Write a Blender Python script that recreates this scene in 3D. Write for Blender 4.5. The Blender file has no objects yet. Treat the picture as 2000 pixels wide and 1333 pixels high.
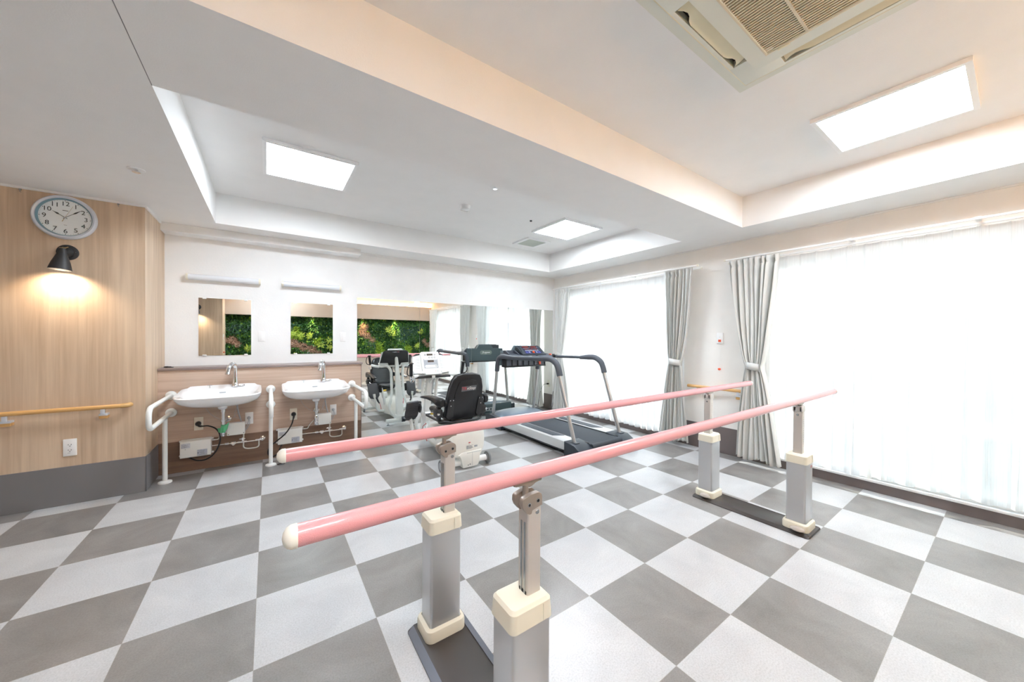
import bpy, bmesh, math, random
from mathutils import Vector, Matrix, noise
random.seed(7)
PI = math.pi
SC = bpy.context.scene
COL = SC.collection

# ------------------------------------------------------------------ camera, world, sun, exposure
YAW, PITCH, ROLL = 0.6060, -0.00732, 0.005577
CAM = Vector((0.0471, -4.3470, 1.2695))
cd = bpy.data.cameras.new('camera'); cam = bpy.data.objects.new('camera', cd); COL.objects.link(cam)
cd.sensor_width = 36.0; cd.lens = 12.3574; cd.clip_start = 0.02; cd.clip_end = 200
fw = Vector((math.sin(YAW)*math.cos(PITCH), math.cos(YAW)*math.cos(PITCH), math.sin(PITCH)))
r0 = Vector((math.cos(YAW), -math.sin(YAW), 0)); u0 = r0.cross(fw)
rt = math.cos(ROLL)*r0 + math.sin(ROLL)*u0; up = -math.sin(ROLL)*r0 + math.cos(ROLL)*u0
M = Matrix((rt, up, -fw)).transposed().to_4x4(); M.translation = CAM
cam.matrix_world = M
SC.camera = cam

SC.view_settings.view_transform = 'Standard'; SC.view_settings.look = 'None'
SC.view_settings.gamma = 1.0; SC.view_settings.use_curve_mapping = False
SC.view_settings.exposure = 0.85
SC.cycles.use_denoising = True
SC.cycles.max_bounces = 14; SC.cycles.diffuse_bounces = 8; SC.cycles.glossy_bounces = 6
SC.cycles.transparent_max_bounces = 64; SC.cycles.transmission_bounces = 8
SC.cycles.sample_clamp_indirect = 6.0
SC.cycles.caustics_reflective = True; SC.cycles.caustics_refractive = False

SKY = 1.75
w = bpy.data.worlds.new('sky'); SC.world = w; w.use_nodes = True
wn = w.node_tree.nodes; wl = w.node_tree.links
bg = wn['Background']; bg.inputs['Strength'].default_value = SKY
tc = wn.new('ShaderNodeTexCoord'); sp = wn.new('ShaderNodeSeparateXYZ'); cr = wn.new('ShaderNodeValToRGB')
wl.new(tc.outputs['Generated'], sp.inputs[0]); wl.new(sp.outputs['Z'], cr.inputs[0]); wl.new(cr.outputs[0], bg.inputs['Color'])
cr.color_ramp.elements[0].position = 0.0; cr.color_ramp.elements[0].color = (0.965, 0.98, 1.0, 1)
cr.color_ramp.elements[1].position = 0.9; cr.color_ramp.elements[1].color = (0.62, 0.8, 1.0, 1)
sd = bpy.data.lights.new('sun', 'SUN'); sd.energy = 4.0; sd.angle = math.radians(0.6); sd.color = (1, 0.95, 0.87)
so = bpy.data.objects.new('sun', sd); COL.objects.link(so)
so.rotation_euler = Vector((-0.50, 0.62, -0.60)).to_track_quat('-Z', 'Y').to_euler()
so.location = (9, -8, 8)
PANEL = 25.0      # ceiling panel radiance
COVE = 13.5

# ------------------------------------------------------------------ materials
MATS = {}
def srgb(r, g, b):
    f = lambda c: (c/255/12.92) if c/255 <= 0.04045 else ((c/255+0.055)/1.055)**2.4
    return (f(r), f(g), f(b), 1)
def mat(name, rgb, rough=0.5, metal=0.0, spec=0.5, bump=0.0, bscale=60, var=0.0, vscale=6, coat=0.0, stretch=None):
    if name in MATS: return MATS[name]
    m = bpy.data.materials.new(name); m.use_nodes = True; nt = m.node_tree; b = nt.nodes['Principled BSDF']
    c = srgb(*rgb); b.inputs['Base Color'].default_value = c
    b.inputs['Roughness'].default_value = rough; b.inputs['Metallic'].default_value = metal
    b.inputs['Specular IOR Level'].default_value = spec; b.inputs['Coat Weight'].default_value = coat
    t = nt.nodes.new('ShaderNodeTexCoord'); mp = nt.nodes.new('ShaderNodeMapping')
    nt.links.new(t.outputs['Object'], mp.inputs[0])
    if stretch: mp.inputs['Scale'].default_value = stretch
    n = nt.nodes.new('ShaderNodeTexNoise'); n.inputs['Scale'].default_value = vscale; n.inputs['Detail'].default_value = 5
    nt.links.new(mp.outputs[0], n.inputs['Vector'])
    r = nt.nodes.new('ShaderNodeValToRGB')
    v = max(var, 0.012)
    r.color_ramp.elements[0].position = 0.3; r.color_ramp.elements[1].position = 0.7
    r.color_ramp.elements[0].color = tuple(x*(1-v) for x in c[:3])+(1,)
    r.color_ramp.elements[1].color = tuple(min(1, x*(1+v)) for x in c[:3])+(1,)
    nt.links.new(n.outputs['Fac'], r.inputs[0]); nt.links.new(r.outputs[0], b.inputs['Base Color'])
    if bump:
        n2 = nt.nodes.new('ShaderNodeTexNoise'); n2.inputs['Scale'].default_value = bscale; n2.inputs['Detail'].default_value = 3
        nt.links.new(mp.outputs[0], n2.inputs['Vector'])
        bp = nt.nodes.new('ShaderNodeBump'); bp.inputs['Strength'].default_value = bump; bp.inputs['Distance'].default_value = 0.003
        nt.links.new(n2.outputs['Fac'], bp.inputs['Height']); nt.links.new(bp.outputs[0], b.inputs['Normal'])
    MATS[name] = m; return m
def emis(name, rgb, strength):
    m = bpy.data.materials.new(name); m.use_nodes = True; nt = m.node_tree
    b = nt.nodes['Principled BSDF']; b.inputs['Base Color'].default_value = srgb(*rgb)
    b.inputs['Emission Color'].default_value = srgb(*rgb); b.inputs['Emission Strength'].default_value = strength
    MATS[name] = m; return m
def wood(name, c1, c2, axis, scale=1.0, rough=0.45):
    """long grain along axis; fine streaks of two tones"""
    m = bpy.data.materials.new(name); m.use_nodes = True; nt = m.node_tree; L = nt.links; b = nt.nodes['Principled BSDF']
    t = nt.nodes.new('ShaderNodeTexCoord'); mp = nt.nodes.new('ShaderNodeMapping'); L.new(t.outputs['Object'], mp.inputs[0])
    s = [38*scale]*3; s[axis] = 1.3*scale; mp.inputs['Scale'].default_value = s
    n1 = nt.nodes.new('ShaderNodeTexNoise'); n1.inputs['Scale'].default_value = 1.0; n1.inputs['Detail'].default_value = 6; n1.inputs['Distortion'].default_value = 0.6
    L.new(mp.outputs[0], n1.inputs['Vector'])
    mp2 = nt.nodes.new('ShaderNodeMapping'); L.new(t.outputs['Object'], mp2.inputs[0])
    s2 = [7*scale]*3; s2[axis] = 0.5*scale; mp2.inputs['Scale'].default_value = s2
    n2 = nt.nodes.new('ShaderNodeTexNoise'); n2.inputs['Scale'].default_value = 1.0; n2.inputs['Detail'].default_value = 3; n2.inputs['Distortion'].default_value = 1.2
    L.new(mp2.outputs[0], n2.inputs['Vector'])
    mx = nt.nodes.new('ShaderNodeMath'); mx.operation = 'MULTIPLY_ADD'; mx.inputs[1].default_value = 0.5
    hf = nt.nodes.new('ShaderNodeMath'); hf.operation = 'MULTIPLY'; hf.inputs[1].default_value = 0.5; L.new(n2.outputs['Fac'], hf.inputs[0])
    L.new(n1.outputs['Fac'], mx.inputs[0]); L.new(hf.outputs[0], mx.inputs[2])
    r = nt.nodes.new('ShaderNodeValToRGB'); r.color_ramp.elements[0].position = 0.36; r.color_ramp.elements[1].position = 0.64
    r.color_ramp.elements[0].color = srgb(*c1); r.color_ramp.elements[1].color = srgb(*c2)
    L.new(mx.outputs[0], r.inputs[0]); L.new(r.outputs[0], b.inputs['Base Color']); b.inputs['Roughness'].default_value = rough
    bp = nt.nodes.new('ShaderNodeBump'); bp.inputs['Strength'].default_value = 0.08; bp.inputs['Distance'].default_value = 0.002
    L.new(n1.outputs['Fac'], bp.inputs['Height']); L.new(bp.outputs[0], b.inputs['Normal'])
    MATS[name] = m; return m
def floor_mat():
    m = bpy.data.materials.new('checker_vinyl'); m.use_nodes = True; nt = m.node_tree; L = nt.links; b = nt.nodes['Principled BSDF']
    N = nt.nodes.new
    t = N('ShaderNodeTexCoord'); sx = N('ShaderNodeSeparateXYZ'); L.new(t.outputs['Object'], sx.inputs[0])
    def mth(op, a, bb=None):
        n = N('ShaderNodeMath'); n.operation = op
        for i, v in enumerate((a, bb)):
            if v is None: continue
            if isinstance(v, (int, float)): n.inputs[i].default_value = v
            else: L.new(v, n.inputs[i])
        return n.outputs[0]
    X = mth('DIVIDE', sx.outputs['X'], 0.45); Y = mth('DIVIDE', sx.outputs['Y'], 0.45)
    fx = mth('FLOOR', X); fy = mth('FLOOR', Y)
    par = mth('MODULO', mth('ADD', mth('ADD', fx, fy), 400), 2)      # 0 light, 1 dark
    # seam mask
    def seam(v):
        fr = mth('FRACT', mth('ADD', v, 100)); d = mth('ABSOLUTE', mth('SUBTRACT', fr, 0.5)); return mth('GREATER_THAN', d, 0.497)
    sm = mth('MAXIMUM', seam(X), seam(Y))
    cmb = N('ShaderNodeCombineXYZ'); L.new(mth('MULTIPLY', fx, 3.7), cmb.inputs[0]); L.new(mth('MULTIPLY', fy, 5.3), cmb.inputs[1]); 
    va = N('ShaderNodeVectorMath'); va.operation = 'ADD'; L.new(t.outputs['Object'], va.inputs[0]); L.new(cmb.outputs[0], va.inputs[1])
    n1 = N('ShaderNodeTexNoise'); n1.inputs['Scale'].default_value = 3.2; n1.inputs['Detail'].default_value = 6; n1.inputs['Roughness'].default_value = 0.6; n1.inputs['Distortion'].default_value = 0.7
    L.new(va.outputs[0], n1.inputs['Vector'])
    n2 = N('ShaderNodeTexNoise'); n2.inputs['Scale'].default_value = 160; n2.inputs['Detail'].default_value = 3; L.new(t.outputs['Object'], n2.inputs['Vector'])
    def ramp(src, c1, c2, p1=0.3, p2=0.7):
        r = N('ShaderNodeValToRGB'); r.color_ramp.elements[0].position = p1; r.color_ramp.elements[1].position = p2
        r.color_ramp.elements[0].color = srgb(*c1); r.color_ramp.elements[1].color = srgb(*c2); L.new(src, r.inputs[0]); return r.outputs[0]
    dark = ramp(n1.outputs['Fac'], (124, 121, 119), (150, 147, 145)); light = ramp(n1.outputs['Fac'], (191, 192, 195), (206, 207, 209))
    mx = N('ShaderNodeMix'); mx.data_type = 'RGBA'; L.new(par, mx.inputs['Factor']); L.new(light, mx.inputs[6]); L.new(dark, mx.inputs[7])
    gr = N('ShaderNodeMix'); gr.data_type = 'RGBA'; gr.blend_type = 'MULTIPLY'; gr.inputs['Factor'].default_value = 0.45
    L.new(mx.outputs[2], gr.inputs[6]); L.new(ramp(n2.outputs['Fac'], (205, 205, 205), (255, 255, 255), 0.3, 0.6), gr.inputs[7])
    se = N('ShaderNodeMix'); se.data_type = 'RGBA'; L.new(mth('MULTIPLY', sm, 0.35), se.inputs['Factor']); L.new(gr.outputs[2], se.inputs[6]); se.inputs[7].default_value = srgb(150, 140, 130)
    L.new(se.outputs[2], b.inputs['Base Color'])
    b.inputs['Roughness'].default_value = 0.29; b.inputs['Specular IOR Level'].default_value = 0.5
    bp = N('ShaderNodeBump'); bp.inputs['Strength'].default_value = 0.25; bp.inputs['Distance'].default_value = 0.002
    L.new(n2.outputs['Fac'], bp.inputs['Height']); L.new(bp.outputs[0], b.inputs['Normal'])
    return m
def sheer_mat():
    m = bpy.data.materials.new('sheer_voile'); m.use_nodes = True; nt = m.node_tree; L = nt.links; N = nt.nodes.new
    nt.nodes.remove(nt.nodes['Principled BSDF']); out = nt.nodes['Material Output']
    tr = N('ShaderNodeBsdfTransparent'); tl = N('ShaderNodeBsdfTranslucent'); df = N('ShaderNodeBsdfDiffuse')
    tl.inputs[0].default_value = (0.835, 0.83, 0.825, 1); df.inputs[0].default_value = (0.80, 0.80, 0.80, 1)
    a = N('ShaderNodeMixShader'); a.inputs[0].default_value = 0.32; L.new(tl.outputs[0], a.inputs[1]); L.new(df.outputs[0], a.inputs[2])
    t = N('ShaderNodeTexCoord'); mp = N('ShaderNodeMapping'); mp.inputs['Scale'].default_value = (60, 260, 1.5); L.new(t.outputs['Object'], mp.inputs[0])
    n = N('ShaderNodeTexNoise'); n.inputs['Scale'].default_value = 1; n.inputs['Detail'].default_value = 2; L.new(mp.outputs[0], n.inputs['Vector'])
    r = N('ShaderNodeMapRange'); r.inputs['From Min'].default_value = 0.3; r.inputs['From Max'].default_value = 0.7
    r.inputs['To Min'].default_value = 0.84; r.inputs['To Max'].default_value = 0.96; L.new(n.outputs['Fac'], r.inputs['Value'])
    bm_ = N('ShaderNodeMixShader'); L.new(r.outputs[0], bm_.inputs[0]); L.new(tr.outputs[0], bm_.inputs[1]); L.new(a.outputs[0], bm_.inputs[2])
    L.new(bm_.outputs[0], out.inputs[0]); return m
def drape_mat():
    m = bpy.data.materials.new('drape_cloth'); m.use_nodes = True; nt = m.node_tree; L = nt.links; N = nt.nodes.new
    b = nt.nodes['Principled BSDF']; out = nt.nodes['Material Output']
    b.inputs['Base Color'].default_value = srgb(231, 231, 229); b.inputs['Roughness'].default_value = 0.75; b.inputs['Sheen Weight'].default_value = 0.2
    t = N('ShaderNodeTexCoord'); n = N('ShaderNodeTexNoise'); n.inputs['Scale'].default_value = 400; L.new(t.outputs['Object'], n.inputs['Vector'])
    bp = N('ShaderNodeBump'); bp.inputs['Strength'].default_value = 0.15; bp.inputs['Distance'].default_value = 0.001; L.new(n.outputs['Fac'], bp.inputs['Height']); L.new(bp.outputs[0], b.inputs['Normal'])
    tl = N('ShaderNodeBsdfTranslucent'); tl.inputs[0].default_value = srgb(212, 214, 208)
    a = N('ShaderNodeMixShader'); a.inputs[0].default_value = 0.22; L.new(b.outputs[0], a.inputs[1]); L.new(tl.outputs[0], a.inputs[2]); L.new(a.outputs[0], out.inputs[0])
    return m
def glass_mat():
    m = bpy.data.materials.new('window_glass'); m.use_nodes = True; nt = m.node_tree; L = nt.links; N = nt.nodes.new
    nt.nodes.remove(nt.nodes['Principled BSDF']); out = nt.nodes['Material Output']
    tr = N('ShaderNodeBsdfTransparent'); tr.inputs[0].default_value = (0.96, 0.98, 0.97, 1); gl = N('ShaderNodeBsdfGlossy'); gl.inputs['Roughness'].default_value = 0.0
    f = N('ShaderNodeFresnel'); f.inputs[0].default_value = 1.45; g_ = N('ShaderNodeNewGeometry'); iv = N('ShaderNodeMath'); iv.operation = 'SUBTRACT'; iv.inputs[0].default_value = 1.0; L.new(g_.outputs['Backfacing'], iv.inputs[1])
    ml = N('ShaderNodeMath'); ml.operation = 'MULTIPLY'; L.new(f.outputs[0], ml.inputs[0]); L.new(iv.outputs[0], ml.inputs[1])
    a = N('ShaderNodeMixShader'); L.new(ml.outputs[0], a.inputs[0]); L.new(tr.outputs[0], a.inputs[1]); L.new(gl.outputs[0], a.inputs[2])
    L.new(a.outputs[0], out.inputs[0]); return m
def leaf_mat(name, c1, c2):
    m = mat(name, c1, 0.45, vscale=45, var=0.3); r = [n for n in m.node_tree.nodes if n.type == 'VALTORGB'][0]
    r.color_ramp.elements[0].color = srgb(*c1); r.color_ramp.elements[1].color = srgb(*c2); return m

m_floor = floor_mat(); m_sheer = sheer_mat(); m_drape = drape_mat(); m_glass = glass_mat()
m_ceil = mat('ceiling_paper', (238, 237, 236), 0.9, bump=0.18, bscale=190, var=0.01)
m_wall = mat('wall_paper', (238, 238, 238), 0.9, bump=0.25, bscale=70, var=0.03, vscale=3.5)
m_wallr = mat('window_wall_paper', (238, 235, 231), 0.9, bump=0.25, bscale=80, var=0.03, vscale=4)
m_oak = wood('oak_panel', (192, 166, 140), (220, 197, 171), 2)
m_vtop = wood('taupe_panel', (178, 152, 134), (206, 184, 167), 0)
m_vlow = wood('walnut_panel', (116, 91, 75), (138, 111, 93), 0)
m_skirt = mat('grey_skirting', (124, 122, 124), 0.42, bump=0.03)
m_skirtb = mat('taupe_skirting', (112, 102, 100), 0.45)
m_ledge = mat('ledge_laminate', (140, 125, 122), 0.35)
m_white = mat('white_plastic', (240, 240, 240), 0.35)
m_offw = mat('ivory_plastic', (232, 228, 214), 0.4)
m_cream = mat('cream_rubber', (236, 230, 212), 0.5)
m_creamw = mat('ivory_cap', (248, 247, 238), 0.35)
m_pink = mat('pink_vinyl', (236, 166, 171), 0.24, coat=0.35, bump=0.35, bscale=520)
m_alu = mat('satin_aluminium', (206, 208, 211), 0.34, metal=0.7)
m_aluw = mat('champagne_aluminium', (206, 201, 197), 0.4, metal=0.35)
m_cast = mat('cast_bracket', (160, 150, 142), 0.38, metal=0.45)
m_steel = mat('steel', (170, 176, 182), 0.25, metal=1)
m_chrome = mat('chrome', (232, 234, 238), 0.06, metal=1)
m_plate = mat('base_plate_brown', (66, 60, 58), 0.42, bump=0.05)
m_plateb = mat('base_bevel_sheen', (92, 96, 108), 0.4)  # reflection on the near plate's bevels, painted in as slate colour
m_black = mat('black_plastic', (30, 30, 33), 0.35)
m_blackm = mat('black_matte', (44, 44, 46), 0.5)
m_vinyl = mat('black_vinyl', (34, 36, 40), 0.32, bump=0.1, bscale=300)
m_rub = mat('grey_rubber', (128, 130, 132), 0.6)
m_ceram = mat('ceramic', (244, 245, 247), 0.07, coat=0.5)
m_mwhite = mat('white_powder_coat', (238, 240, 238), 0.3)
m_mcream = mat('white_shell', (240, 239, 232), 0.3)
m_tgrey = mat('charcoal_plastic', (74, 79, 88), 0.45)
m_tdark = mat('dark_slate_plastic', (52, 58, 66), 0.4)
m_tback = mat('teal_grey_plastic', (80, 96, 102), 0.45)
m_belt = mat('treadmill_belt', (60, 65, 72), 0.7, bump=0.2, bscale=300)
m_silver = mat('silver_tube', (190, 190, 190), 0.3, metal=0.7)
m_sred = mat('red_print', (196, 62, 66), 0.4)
m_orange = mat('orange_plastic', (238, 92, 52), 0.35)
m_redd = mat('display_red', (96, 26, 24), 0.15)
m_disp = mat('display_brown', (92, 80, 70), 0.15)
m_blue = mat('button_blue', (52, 58, 130), 0.3)
m_yel = mat('yellow_label', (238, 200, 60), 0.4)
m_green = mat('green_tape', (96, 190, 138), 0.35)
m_brass = wood('rail_wood', (205, 158, 98), (222, 178, 118), 0, 1.0, 0.3)
m_railb = wood('rail_wood_side', (205, 158, 98), (222, 178, 118), 1, 1.0, 0.3)
m_lgrey = mat('light_grey_print', (176, 180, 186), 0.4)
m_label = mat('label_print', (212, 216, 226), 0.3, var=0.1, vscale=90)
m_ink = mat('ink', (70, 72, 78), 0.5)
m_numer = mat('numeral_ink', (58, 66, 68), 0.5)
m_dial = mat('clock_dial', (242, 249, 252), 0.45)
m_dialrim = mat('clock_blue_rim', (126, 158, 172), 0.3)
m_silverp = mat('silver_paint', (220, 226, 236), 0.28, metal=0.2)
m_ac = mat('ac_plastic', (218, 219, 208), 0.4)
m_acc = mat('ac_flap_plastic', (224, 214, 184), 0.4)
m_grille = mat('ac_grille', (214, 202, 176), 0.45)
m_dark = mat('dark_hole', (22, 20, 20), 0.7)
m_beige = mat('beige_soffit_paper', (180, 166, 153), 0.8, bump=0.1)
m_beigew = mat('beige_lower_wall', (196, 182, 170), 0.8)
m_conc = mat('outside_concrete', (206, 206, 202), 0.8)
m_mirror = mat('mirror_silver', (240, 246, 242), 0.0, metal=1)
for n in m_mirror.node_tree.nodes:
    if n.type == 'VALTORGB':
        for e in n.color_ramp.elements: e.color = (0.92, 0.945, 0.93, 1)
m_mirrore = mat('mirror_edge', (120, 140, 134), 0.2)
m_panel = emis('panel_glow', (236, 246, 255), PANEL)
m_cove = emis('cove_glow', (255, 212, 158), COVE)
m_bulb = emis('bulb_glow', (255, 214, 160), 30)
m_tube = mat('tube_diffuser', (226, 230, 236), 0.25)

# ------------------------------------------------------------------ mesh builder
def V(*a): return Vector(a[0]) if len(a) == 1 else Vector(a)
ORG = {}
class MB:
    def __init__(s): s.bm = bmesh.new()
    def box(s, a, b, bev=0.0, seg=2, rot=None, piv=None, mi=0):
        a = V(a); b = V(b)
        r = bmesh.ops.create_cube(s.bm, size=1.0); vs = r['verts']
        c = (a+b)/2; d = b-a
        for v in vs: v.co = Vector((v.co.x*d.x, v.co.y*d.y, v.co.z*d.z)) + c
        if bev:
            es = list({e for v in vs for e in v.link_edges})
            g = bmesh.ops.bevel(s.bm, geom=es, offset=min(bev, 0.49*min(abs(d.x), abs(d.y), abs(d.z))), segments=seg, affect='EDGES', profile=0.5)
            vs = list({v for f in g['faces'] for v in f.verts} | {v for v in vs if v.is_valid})
        if mi:
            for f in {f for v in vs for f in v.link_faces}: f.material_index = mi
        if rot is not None:
            p = V(piv) if piv is not None else c
            for v in vs: v.co = rot @ (v.co-p) + p
        return vs
    def tube(s, pts, r, seg=12, cap=True, closed=False, ry=None, mi=0):
        pts = [V(p) for p in pts]; n = len(pts)
        rr = r if isinstance(r, (list, tuple)) else [r]*n
        rings = []; prev = None
        for i, p in enumerate(pts):
            if closed: t = (pts[(i+1) % n]-pts[i-1]).normalized()
            elif i == 0: t = (pts[1]-pts[0]).normalized()
            elif i == n-1: t = (pts[-1]-pts[-2]).normalized()
            else: t = ((pts[i+1]-p).normalized()+(p-pts[i-1]).normalized()).normalized()
            if prev is None:
                h = Vector((0, 0, 1)) if abs(t.z) < 0.9 else Vector((1, 0, 0))
                a = t.cross(h).normalized()
            else: a = (prev-t*prev.dot(t)).normalized()
            b = t.cross(a); prev = a
            k = (ry if ry else 1.0)
            rings.append([s.bm.verts.new(p+a*math.cos(2*PI*j/seg)*rr[i]+b*math.sin(2*PI*j/seg)*rr[i]*k) for j in range(seg)])
        fs = []
        for i in range(n-1 if not closed else n):
            A = rings[i]; B = rings[(i+1) % n]
            for j in range(seg): fs.append(s.bm.faces.new((A[j], A[(j+1) % seg], B[(j+1) % seg], B[j])))
        if cap and not closed:
            fs.append(s.bm.faces.new(rings[0][::-1])); fs.append(s.bm.faces.new(rings[-1]))
        for f in fs: f.material_index = mi
        return s
    def cyl(s, a, b, r, r2=None, seg=20, mi=0):
        return s.tube([a, b], [r, r if r2 is None else r2], seg, mi=mi)
    def lathe(s, prof, org, axis=(0, 0, 1), seg=32, mi=0):
        """prof = [(radius, height)...] about axis from org"""
        ax = V(axis).normalized(); h = Vector((0, 0, 1)) if abs(ax.z) < 0.9 else Vector((1, 0, 0))
        a = ax.cross(h).normalized(); b = ax.cross(a); org = V(org); rings = []
        for r, z in prof:
            if r < 1e-5: rings.append([s.bm.verts.new(org+ax*z)])
            else: rings.append([s.bm.verts.new(org+ax*z+(a*math.cos(2*PI*j/seg)+b*math.sin(2*PI*j/seg))*r) for j in range(seg)])
        for A, B in zip(rings, rings[1:]):
            for j in range(seg):
                k = (j+1) % seg
                if len(A) == 1 and len(B) == 1: continue
                if len(A) == 1: f = s.bm.faces.new((A[0], B[k], B[j]))
                elif len(B) == 1: f = s.bm.faces.new((A[j], A[k], B[0]))
                else: f = s.bm.faces.new((A[j], A[k], B[k], B[j]))
                f.material_index = mi
        return s
    def prism(s, poly, mp, d0, d1, bev=0, mi=0, seg=2):
        """poly 2D points; mp(u,v,d)->3D"""
        A = [s.bm.verts.new(V(mp(u, v, d0))) for u, v in poly]; B = [s.bm.verts.new(V(mp(u, v, d1))) for u, v in poly]
        fs = [s.bm.faces.new(A[::-1]), s.bm.faces.new(B)]
        n = len(poly)
        for i in range(n): fs.append(s.bm.faces.new((A[i], A[(i+1) % n], B[(i+1) % n], B[i])))
        for f in fs: f.material_index = mi
        if bev:
            es = list({e for f in fs[:2] for e in f.edges})
            bmesh.ops.bevel(s.bm, geom=es, offset=bev, segments=seg, affect='EDGES', profile=0.5)
        return s
    def loft(s, rings, cap=True, mi=0, closed=True):
        R = [[s.bm.verts.new(V(p)) for p in ring] for ring in rings]; n = len(R[0])
        for A, B in zip(R, R[1:]):
            for j in range(n if closed else n-1):
                f = s.bm.faces.new((A[j], A[(j+1) % n], B[(j+1) % n], B[j])); f.material_index = mi
        if cap:
            s.bm.faces.new(R[0][::-1]).material_index = mi; s.bm.faces.new(R[-1]).material_index = mi
        return s
    def quad(s, pts, mi=0):
        f = s.bm.faces.new([s.bm.verts.new(V(p)) for p in pts]); f.material_index = mi; return s
    def ball(s, c, r, sc=(1, 1, 1), seg=16, mi=0):
        g = bmesh.ops.create_uvsphere(s.bm, u_segments=seg, v_segments=max(6, seg//2), radius=r)
        for v in g['verts']: v.co = Vector((v.co.x*sc[0], v.co.y*sc[1], v.co.z*sc[2]))+V(c)
        for f in {f for v in g['verts'] for f in v.link_faces}: f.material_index = mi
        return s
    def text(s, txt, size, mtx, depth=0.0004, mi=0, shear=0):
        cu = bpy.data.curves.new('t', 'FONT'); cu.body = txt; cu.size = size; cu.align_x = 'CENTER'; cu.align_y = 'CENTER'; cu.extrude = depth; cu.shear = shear
        ob = bpy.data.objects.new('t', cu); COL.objects.link(ob)
        dg = bpy.context.evaluated_depsgraph_get(); me = bpy.data.meshes.new_from_object(ob.evaluated_get(dg))
        bpy.data.objects.remove(ob); bpy.data.curves.remove(cu)
        n0 = len(s.bm.verts); f0 = len(s.bm.faces); s.bm.from_mesh(me); bpy.data.meshes.remove(me)
        s.bm.verts.ensure_lookup_table(); s.bm.faces.ensure_lookup_table()
        for v in s.bm.verts[n0:]: v.co = mtx @ v.co
        for f in s.bm.faces[f0:]: f.material_index = mi
        return s
    def build(s, name, m, parent=None, smooth=True, loc=None, fixn=True):
        if fixn: bmesh.ops.recalc_face_normals(s.bm, faces=s.bm.faces)
        vs = s.bm.verts
        if parent is not None: o0 = ORG[parent.name]
        elif loc is not None: o0 = V(loc)
        else:
            xs = [v.co.x for v in vs]; ys = [v.co.y for v in vs]; zs = [v.co.z for v in vs]
            o0 = Vector(((min(xs)+max(xs))/2, (min(ys)+max(ys))/2, min(zs)))
        for v in vs: v.co -= o0
        me = bpy.data.meshes.new(name); s.bm.to_mesh(me); s.bm.free()
        for mm in (m if isinstance(m, (list, tuple)) else [m]): me.materials.append(mm)
        if smooth:
            me.polygons.foreach_set('use_smooth', [True]*len(me.polygons))
            try: me.set_sharp_from_angle(angle=math.radians(38))
            except Exception: pass
        ob = bpy.data.objects.new(name, me); COL.objects.link(ob)
        ORG[ob.name] = o0
        if parent is not None: ob.parent = parent
        else: ob.location = o0
        return ob
def tag(o, label=None, cat=None, group=None, kind=None):
    if label: o['label'] = label
    if cat: o['category'] = cat
    if group: o['group'] = group
    if kind: o['kind'] = kind
    return o
def thing(name, loc, label, cat, group=None):
    o = bpy.data.objects.new(name, None); COL.objects.link(o); o.location = loc; o.empty_display_size = 0.1
    ORG[o.name] = V(loc); return tag(o, label, cat, group)
def dup(o, delta, label=None, parent=None):
    c = o.copy(); COL.objects.link(c)
    if parent is not None: c.parent = parent
    else: c.location = V(o.location)+V(delta)
    if label: c['label'] = label
    for ch in [x for x in bpy.data.objects if x.parent == o]:
        dup(ch, None, None, c)
    return c
def struct(name, mb, m, smooth=False, loc=(0, 0, 0)):
    o = mb.build(name, m, None, smooth, loc); o['kind'] = 'structure'; return o
def fil(pts, r, n=6):
    """polyline with rounded corners"""
    pts = [V(p) for p in pts]; out = [pts[0]]
    for i in range(1, len(pts)-1):
        p = pts[i]; a = pts[i-1]-p; b = pts[i+1]-p; rr = r if not isinstance(r, (list, tuple)) else r[i-1]
        d = min(rr, a.length*0.49, b.length*0.49); A = p+a.normalized()*d; B = p+b.normalized()*d
        for k in range(n+1):
            t = k/n; out.append(A*(1-t)**2+p*2*t*(1-t)+B*t*t)
    out.append(pts[-1]); return out
def spline(pts, n=8):
    pts = [V(p) for p in pts]; P = [pts[0]*2-pts[1]]+pts+[pts[-1]*2-pts[-2]]; out = []
    for i in range(1, len(P)-2):
        for k in range(n):
            t = k/n; a, b, c, d = P[i-1:i+3]
            out.append(0.5*((2*b)+(c-a)*t+(2*a-5*b+4*c-d)*t*t+(3*b-a-3*c+d)*t**3))
    out.append(pts[-1]); return out
def rrect(w, h, r, n=5, cx=0, cy=0):
    out = []
    for sx, sy, a0 in ((1, 1, 0), (-1, 1, 90), (-1, -1, 180), (1, -1, 270)):
        for k in range(n+1):
            a = math.radians(a0+90*k/n); out.append((cx+sx*(w/2-r)+r*math.cos(a), cy+sy*(h/2-r)+r*math.sin(a)))
    return out
def TM(org, x, y):
    """matrix mapping text x/y axes to world"""
    x = V(x).normalized(); y = V(y).normalized(); z = x.cross(y); m = Matrix((x, y, z)).transposed().to_4x4(); m.translation = V(org); return m
XZ = lambda u, v, d: (u, d, v)
YZ = lambda u, v, d: (d, u, v)
XY = lambda u, v, d: (u, v, d)

# ------------------------------------------------------------------ the room
ZL, ZH = 2.336, 2.622
XW, YM, YF, XL = 4.22, 0.375, -5.58, -3.3
XP, YP, YR = -0.78, -0.28, -4.86      # pier side face, clock pier front, rear pier front
b = MB(); b.box((XL-0.2, YF-0.2, -0.12), (XW+0.2, YM+0.2, 0)); struct('floor', b, m_floor)

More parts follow.
